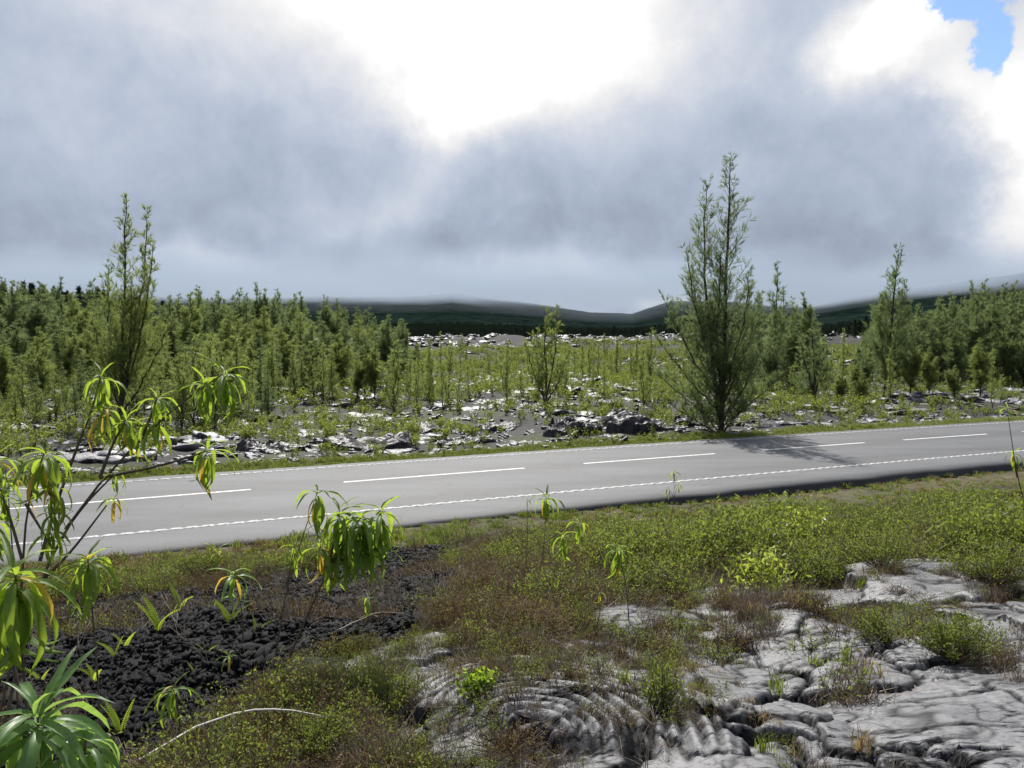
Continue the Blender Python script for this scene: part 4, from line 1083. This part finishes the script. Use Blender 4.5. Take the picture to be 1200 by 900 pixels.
def big_shrub():
    D = 3.2; base = np.array([-2.15, 3.05, float(H(-2.15, 3.05)) - .02]); q = lambda a, b, d=D: pt(a, b, d); s = F / D
    main = [base, q(20, 760), q(47, 657), q(77, 620), q(117, 560), q(167, 510), q(233, 450), q(262, 438)]
    def C(px, py, L, d=D, **k): return dict(P=q(px, py, d), L=L * d / F, **k)
    stems = [(main, [C(264, 437, 58, n=15, yellow=.02), C(240, 447, 50, n=12, yellow=.03), C(182, 492, 44, n=11)]),
             ([q(47, 657), q(62, 600), q(88, 530), q(112, 470), q(118, 440)], [C(119, 441, 50, n=13), C(123, 478, 46, n=10, yellow=.15, up=.15)]),
             ([q(117, 560), q(130, 525), q(146, 494)], [C(148, 490, 50, n=12, yellow=.14)]),
             ([q(167, 510), q(176, 490), q(184, 466)], [C(184, 466, 42, n=11)]),
             ([q(117, 560), q(180, 548), q(225, 535), q(242, 528)], [C(244, 526, 54, n=12, yellow=.08)]),
             ([q(77, 620), q(100, 590), q(135, 555)], [C(136, 553, 26, n=7)]),
             ([q(50, 680), q(85, 645), q(125, 592)], [C(134, 583, 32, n=9, yellow=.35)])]
    plant('large drooping-leaved shrub arching across the road at the left, tallest in the foreground', base, stems, 61, sr=.0075)
    D2 = 2.8; base2 = np.array([-2.0, 2.6, float(H(-2.0, 2.6)) - .02])
    plant('bushy drooping shrub at the left edge with browned lower leaves', base2,
          [([base2, q(20, 800, D2), q(27, 660, D2), q(30, 590, D2), q(52, 530, D2)], [C(54, 532, 66, D2, n=17, yellow=.12), C(62, 570, 50, D2, n=10, yellow=.15, up=.1), C(64, 600, 44, D2, n=10, yellow=.05)]),
           ([q(27, 660, D2), q(10, 600, D2), q(-5, 560, D2)], [C(-4, 535, 52, D2, n=12), C(4, 580, 40, D2, n=9)]),
           ([q(30, 590, D2), q(60, 640, D2)], [C(62, 622, 42, D2, n=10)]),
           ([q(20, 800, D2), q(-12, 640, D2)], [C(-8, 610, 50, D2, n=12)])], 62, sr=.006)
big_shrub()

def other_plants():
    def single(label, tip, D, L, base=None, n=13, seed=1, key='leaf', mid=None, extra=(), name='drooping_shrub', up=.3, yellow=.06, sr=.006):
        if base is None: x = pt(*tip, D); b = np.array([x[0], x[1], float(HS(x[0], x[1]))])
        else: b = gp(*base); D = b[1]
        T = pt(tip[0], tip[1], D); m = (b + T) / 2 + np.array([.03, 0, 0]) if mid is None else pt(mid[0], mid[1], D)
        st = [([b, m, T], [dict(P=T, L=L * D / F, n=n, key=key, up=up, yellow=yellow)])]
        for (px, py, l, nn, yy) in extra:
            Q = pt(px, py, D * 1.0); st.append(([m, (m + Q) / 2 + np.array([0, .03, .02]), Q], [dict(P=Q, L=l * D / F, n=nn, key=key, yellow=yy)]))
        plant(label, b, st, seed, name, sr=sr)
    single('large drooping rosette at the left edge, halfway down', (18, 672), 1.75, 125, n=22, seed=71, up=.25)
    single('drooping plant hanging like a bell over the black clinker, left', (103, 655), 2.7, 66, n=17, seed=72, extra=())
    single('near plant with big upright and arching leaves in the lower left corner', (44, 838), 1.5, 155, n=24, seed=73, key='leaf_blue', up=.55, yellow=.0, extra=((100, 868, 95, 9, 0),))
    single('leaning drooping shoot left of the dense leafy clump by the road', (372, 576), 4.6, 56, (318, 800), 10, 74, mid=(335, 690), up=.2, yellow=.12, extra=((345, 640, 36, 6, .1),))
    single('dense clump of hanging leaves with orange ones, in front of the near road edge', (424, 605), 4.6, 70, (330, 790), 18, 75, mid=(385, 665), yellow=.05, extra=((398, 600, 60, 15, .03), (446, 598, 64, 12, .0), (412, 618, 60, 14, .02), (375, 640, 52, 10, .35), (392, 655, 46, 9, .12), (436, 640, 52, 10, .03), (405, 640, 52, 12, .03)), sr=.010)
    single('small grey-green drooping plant on the clinker below the dense clump', (274, 672), 5.2, 46, (285, 762), 10, 76, key='leaf_blue', up=.35, yellow=.1)
    single('tiny drooping seedling beside the brown heath', (431, 700), 5.5, 26, (437, 728), 8, 77)
    single('drooping rosette silhouetted against the near edge line of the road', (640, 582), 7.5, 38, (630, 690), 14, 78, extra=((660, 626, 34, 10, .0), (679, 612, 30, 8, .05)), up=.35)
    single('thin-stemmed plant with one hanging tuft above the white slab', (723, 642), 6.2, 40, (737, 728), 12, 79, yellow=.1)
    single('small drooping plant near the lower left rim of the clinker', (203, 806), 3.6, 44, (207, 880), 12, 80, up=.4)
    single('tiny spreading seedling right of the ferns', (268, 767), 4.4, 22, (272, 790), 8, 81, up=.8)
    single('small drooping plant growing in the grass by the near road edge', (254, 645), 8.5, 26, (256, 668), 10, 82, up=.6)
    single('yellowing single-leaf sprig on the brown heath', (702, 693), 6.0, 20, (697, 742), 4, 83, yellow=.5)
    single('narrow-leaved sprig sticking up against the road', (790, 552), 9.0, 14, (786, 616), 7, 84, extra=((784, 572, 13, 5, 0), (796, 566, 12, 4, 0)), sr=.005)
    single('pair of shoots beside the near road edge, left of the rosette', (618, 585), 7.5, 10, (612, 700), 4, 85, sr=.005)
    # yellow sapling at right edge
    single('yellow-topped sapling at the right edge of the picture', (1180, 478), 4.4, 20, (1215, 640), 9, 86, yellow=.22, mid=(1192, 560), up=.8, extra=((1188, 530, 22, 7, .3),), sr=.009)
    single('low drooping plant at the left edge behind the corner plant', (8, 560), 4.2, 40, None, 9, 87)
other_plants()

# ferns standing in the clinker
def frond_mesh(seed, bend):
    r = np.random.default_rng(seed); n = 17; t = np.linspace(0, 1, n); x = bend * t ** 2; z = t * (1 - .25 * bend * t); b = Bag()
    P = np.column_stack([x, np.zeros(n), z]); b.tube(P, np.linspace(.014, .004, n), 3)
    for i in range(1, n):
        l = .15 * math.sin(math.pi * (.18 + .78 * t[i]) ** 1.0) * r.uniform(.85, 1.1) + .02
        for sg in (-1, 1):
            p = P[i]; tip = p + np.array([.02, sg * l, .05]); w = np.array([0.01, 0, .028])
            m = (p + tip) / 2 + np.array([-.012, 0, 0]); V = np.array([p - w * .9, m - w, tip, m + w, p + w * .9]); b.add(V, [(0, 1, 4), (1, 3, 4), (1, 2, 3)])
    return b.mesh('frond', M['fern'])
FR = [frond_mesh(i, .15 + .16 * i) for i in range(4)]
def ferns():
    r = np.random.default_rng(91)
    L = [(186, 738, 42, 3, 'fern with three bright fronds in the middle of the clinker'), (213, 712, 30, 3, 'fern with spread bright fronds on the upper clinker'), (134, 768, 26, 2, 'short two-fronded fern at the left of the clinker'),
         (146, 760, 26, 2, 'pale upright fern beside the short two-fronded one'), (242, 768, 24, 2, 'single short fern right of the clinker middle'), (112, 797, 28, 3, 'small fern beside the corner plant leaf'),
         (142, 860, 44, 3, 'wide V-shaped fern low on the clinker'), (250, 716, 18, 2, 'tiny fern below the grey-green plant'), (270, 730, 34, 4, 'yellow-tipped fern under the grey-green plant'), (48, 800, 26, 2, 'fern tips just behind the corner plant'),
         (92, 742, 22, 2, 'small fern left of the clinker middle, under the hanging bell-shaped plant'), (300, 742, 24, 2, 'small fern between the grey-green plant and the leaning shoot'), (228, 790, 22, 2, 'low fern under the tiny spreading seedling'), (330, 722, 20, 2, 'fern at the foot of the dense leafy clump'),
         (172, 700, 22, 1, 'lone frond at the upper left of the clinker'), (203, 718, 16, 2, 'tiny fern between the two middle ferns')]
    for px, py, h, n, lab in L:
        p = gp(px, py + 4); p[2] += .01; e = link('fern', None, None, tuple(p), lab, 'fern'); s = h * 1.12 * p[1] / F; a0 = r.uniform(-.5, .5)
        for k in range(n):
            f = link('frond', FR[int(r.integers(4))], e); sc = s * r.uniform(.75, 1.05); f.scale = (sc, sc, sc)
            f.rotation_euler = (r.uniform(-.1, .1), r.uniform(.05, .3), (0 if k % 2 else math.pi) + a0 + r.uniform(-.5, .5))
ferns()

# separate bushes and tufts
def bush(label, base_px, wpx, hpx, mat, seed, n=2200, L=.03, lean=0.0, name='bush', twigs=60, tmat='browntwig', cat='bush', asp=.42):
    p = gp(*base_px); W = wpx * p[1] / F / 2; Hh = hpx * p[1] / F; r = np.random.default_rng(seed)
    e = link(name, None, None, tuple(p), label, cat); b = Bag(); tips = []; t0s = []
    for i in range(twigs):
        a = r.uniform(0, 6.28); q = math.sqrt(r.random()); h = Hh * (1 - .55 * q * q) * r.uniform(.7, 1.05)
        tip = np.array([math.cos(a) * q * W + lean * h, math.sin(a) * q * W * .8, h]); s0 = np.array([r.normal(0, .06 * W), r.normal(0, .06 * W), 0]); m = s0 * .5 + tip * .5 + np.array([math.cos(a), math.sin(a), -.5]) * .08 * W
        b.tube(bez([s0, m, tip], 5), np.linspace(.0035, .0015, 5), 3); tips.append(tip); t0s.append(s0)
    link('stems', b.mesh('stems', M[tmat]), e); tips = np.array(tips); t0s = np.array(t0s)
    k = r.integers(0, twigs, n); f = r.uniform(.4, 1.03, n)[:, None]; B = t0s[k] + (tips - t0s)[k] * f + r.normal(0, L * .8, (n, 3)); B[:, 2] = np.maximum(B[:, 2], 0)
    V, Fc = leaves(B, rand_dirs(r, n, .6), L * r.uniform(.6, 1.2, n), L * asp * r.uniform(.7, 1.2, n), r)
    link('foliage', mesh_from('foliage', V, Fc, M[mat]), e)
bush('rounded green bush growing on the lava slabs at the right', (1120, 775), 118, 62, 'heathgreen', 1001, 4200, .022, .0, twigs=90)
bush('sprawling thin bush leaning left of the rounded bush on the slabs', (1040, 752), 90, 42, 'heathgreen', 1002, 1800, .02, -.5, twigs=60)
bush('sparse sprigs at the upper left of the right-hand slabs', (985, 728), 40, 28, 'heathgreen', 1003, 500, .02, -.3, twigs=26)
bush('yellow-green leafy seedling bush at the middle of the right scrub', (942, 650), 80, 62, 'limeleaf', 1004, 420, .085, .0, twigs=22, tmat='stem', name='lime_bush', asp=.36)
bush('yellow-green leafy bush just above the lava ledge', (888, 700), 78, 62, 'limeleaf', 1005, 420, .07, .1, twigs=22, tmat='stem', name='lime_bush', asp=.36)
bush('small yellow-green sprout left of the two lime bushes', (865, 655), 36, 44, 'limeleaf', 1006, 110, .07, .0, twigs=10, tmat='stem', name='lime_bush')
bush('dark green bush between the lime bushes and the right scrub', (955, 690), 90, 60, 'heathgreen', 1007, 2600, .035, .0, twigs=60)
bush('bright broad-leaved bush at the right edge above the slabs', (1150, 640), 110, 40, 'leaf', 1008, 1300, .05, .0, twigs=40, tmat='stem')
bush('bright green round-leaved plant beside the rope lava', (562, 812), 44, 24, 'leaf', 1009, 260, .035, .0, twigs=16, tmat='stem', name='round_leaved_plant', cat='plant', asp=.9)
bush('olive heath bush left of the rope lava', (440, 835), 120, 48, 'heathgreen', 1010, 3400, .02, .0, twigs=90)
bush('olive heath bush at the bottom left of the slabs', (370, 885), 130, 52, 'heathgreen', 1011, 3600, .018, .0, twigs=90)
bush('olive bush in the middle of the brown heath', (625, 742), 130, 46, 'heathbrown', 1012, 1700, .022, .0, twigs=90)
bush('tall green sprigs at the right foot of the rope lava', (775, 835), 56, 60, 'heathgreen', 1013, 1000, .024, .0, twigs=40)
bush('thin dry bush beside the rope lava hollow', (600, 880), 110, 34, 'heathbrown', 1014, 700, .016, .0, twigs=80)
bush('grey dead-twig bush on the brown heath right of the clinker', (520, 700), 100, 44, 'heathbrown', 1015, 260, .014, .0, twigs=90, tmat='twig')

bush('tall olive bush at the right edge directly above the long lava ledge', (1165, 686), 120, 62, 'heathgreen', 1020, 3600, .026, twigs=110)
bush('purplish twiggy bush between the two lime bushes and the road', (850, 640), 110, 40, 'heathbrown', 1021, 900, .022, twigs=120)
bush('dark olive bush right of the upper lime bush', (1035, 668), 130, 62, 'heathgreen', 1022, 3600, .026, twigs=110)
bush('brown bare-twigged bush in the green scrub at the far right', (1110, 628), 90, 34, 'heathbrown', 1023, 500, .022, twigs=110, tmat='twig')
bush('leafy green bush left of the lower lime bush', (800, 672), 100, 44, 'heathgreen', 1024, 2400, .028, twigs=80)
bush('dull green bush above the white slab, middle of the scrub', (735, 660), 90, 40, 'heathgreen', 1025, 1900, .026, twigs=80)

def tufts():
    for i, (px, py, h, lab, m) in enumerate([(990, 778, 34, 'yellow-green grass tuft in a crack between the middle slabs', 'grass'), (912, 812, 34, 'grass tuft in the crack left of the middle slabs', 'grass'), (893, 880, 26, 'small grass tuft in the crack at the bottom of the slabs', 'grass'),
                                         (1008, 880, 34, 'dry straw tuft at the bottom crack of the big slab', 'drygrass'), (955, 778, 12, 'tiny green sprout above the middle crack', 'grass'), (770, 800, 46, 'tall grass tuft right of the rope lava', 'grass'), (730, 800, 24, 'short grass tuft on the rope lava edge', 'grass'), (1010, 690, 20, 'low tuft behind the long ledge', 'grass')]):
        p = gp(px, py); V, Fc = grass_tuft(1100 + i, 40, h * p[1] / F, .05, None, .005, .4)
        link('grass_tuft', mesh_from('grass_tuft', V, Fc, M[m]), None, tuple(p), lab, 'grass tuft')
tufts()

def stalk_clump(seed):
    q = np.random.default_rng(seed); b = Bag()
    for k in range(4):
        a = q.uniform(0, 6.28); h = q.uniform(.18, .45); ln = q.uniform(.05, .25)
        P = np.array([[q.normal(0, .03), q.normal(0, .03), 0], [math.cos(a) * ln * .4, math.sin(a) * ln * .4, h * .55], [math.cos(a) * ln, math.sin(a) * ln, h]]); b.tube(bez(P, 6), np.linspace(.0035, .0012, 6), 3)
        for j in range(3):
            p = P[1] + (P[2] - P[1]) * q.random(); d = rand_dirs(q, 1, .4)[0] * q.uniform(.04, .12); b.tube(np.array([p, p + d]), np.array([.0016, .0008]), 3)
    return b.mesh('dry_stalks', M['twig'])
def stalks():
    r = np.random.default_rng(97); var = [stalk_clump(1200 + i) for i in range(6)]; N = 900
    x = r.uniform(-6, 3.5, N); y = r.uniform(3.2, 13, N); u = -sroad(x, y) - EDGE_N; z = HS(x, y); px, py = proj(x, y, z)
    ok = (u > 1.2) & (px > -50) & (px < 830) & (r.random(N) < np.where(inpoly(x, y, AA), .16, .45)); m = ok.sum()
    scatter('dry_stalks', var, np.column_stack([x, y, z])[ok], np.column_stack([r.uniform(-.5, .5, (m, 2)), r.uniform(0, 6.28, m)]), r.uniform(.4, 1.0, m), r.integers(0, 6, m))
stalks()

def sticks():
    r = np.random.default_rng(95)
    def stick(name, pts, rad, mat, label, lift=.03, D=None):
        P = []
        for (a, b_, up) in pts:
            p = gp(a, b_) if D is None else pt(a, b_, D); p = np.array(p); p[2] += up; P.append(p)
        org = P[0]; Q = bez([p - org for p in P], 12); b = Bag(); b.tube(Q + r.normal(0, rad * .4, Q.shape), np.linspace(rad, rad * .45, 12), 6)
        link(name, b.mesh(name, M[mat], True), None, tuple(org), label, 'branch')
    stick('bare_branch', [(150, 925, .10), (205, 905, .17), (262, 885, .22), (330, 874, .22), (385, 876, .16)], .008, 'palebranch', 'bleached bare branch arching over the heath at the bottom left')
    stick('bare_branch', [(500, 675, .03), (560, 655, .12), (600, 642, .05)], .006, 'twig', 'grey fallen twig at the clinker edge near the road')
    stick('bare_branch', [(610, 722, .02), (640, 706, .1), (655, 690, .16)], .005, 'twig', 'grey upright twig in the brown heath')
    stick('bare_branch', [(1070, 716, .03), (1120, 725, .05), (1180, 742, .03)], .005, 'twig', 'thin dark twig lying over the slabs behind the rounded bush')
    stick('bare_branch', [(1140, 634, .2), (1170, 622, .3), (1205, 606, .34)], .012, 'palebranch', 'pale dead branch in the scrub at the right edge')
    stick('bare_branch', [(800, 596, .02), (840, 588, .03), (885, 581, .02)], .012, 'twig', 'fallen stick lying along the near road edge')
    stick('bare_branch', [(925, 680, .05), (950, 668, .09), (985, 664, .03)], .006, 'twig', 'grey stick in the scrub above the slabs')
    stick('bare_branch', [(395, 742, .02), (440, 728, .08), (500, 722, .02)], .006, 'twig', 'long dry stalk lying on the clinker')
    stick('bare_branch', [(1105, 598, .2), (1130, 606, .15), (1150, 615, .1)], .008, 'twig', 'short pale stick in the right scrub')
sticks()

# ------------------------------------------------------------------ low cloud that hangs on the ridges, thinning to mist below
def low_cloud():
    SC.cycles.volume_bounces = 3
    m, nt, out = new_mat('low cloud'); L = nt.links.new
    v = nt.nodes.new('ShaderNodeVolumePrincipled'); v.inputs['Color'].default_value = (.47, .55, .65, 1); v.inputs['Anisotropy'].default_value = .2  # greyed colour stands in for the shade of thicker cloud
    L(v.outputs[0], out.inputs['Volume'])
    tc = nt.nodes.new('ShaderNodeTexCoord'); sp = nt.nodes.new('ShaderNodeSeparateXYZ'); L(tc.outputs['Object'], sp.inputs[0])
    X, Y, Z = (E(nt, sp.outputs[i]) for i in range(3))
    n = E(nt, nnoise(nt, .0032, 4, .55)) - .5
    zz = Z + n * 130.0 + smooth_map(X, 400, 1300) * 14.0
    body = smooth_map(zz, 84, 130) * smooth_map(zz, 205, 115) * .0040
    mist = smooth_map(Z, 150, 0) * .00040
    ends = smooth_map(X.f('ABSOLUTE'), 2950, 2300)
    L(((body + mist) * ends).k, v.inputs['Density'])
    x0, x1, y0, y1, z0, z1 = -3000, 3000, 1500, 2560, -12, 240
    V = [(x0, y0, z0), (x1, y0, z0), (x1, y1, z0), (x0, y1, z0), (x0, y0, z1), (x1, y0, z1), (x1, y1, z1), (x0, y1, z1)]
    link('low_cloud', mesh_from('low_cloud', V, [(0, 3, 2, 1), (4, 5, 6, 7), (0, 1, 5, 4), (1, 2, 6, 5), (2, 3, 7, 6), (3, 0, 4, 7)], m), kind='stuff')
low_cloud()
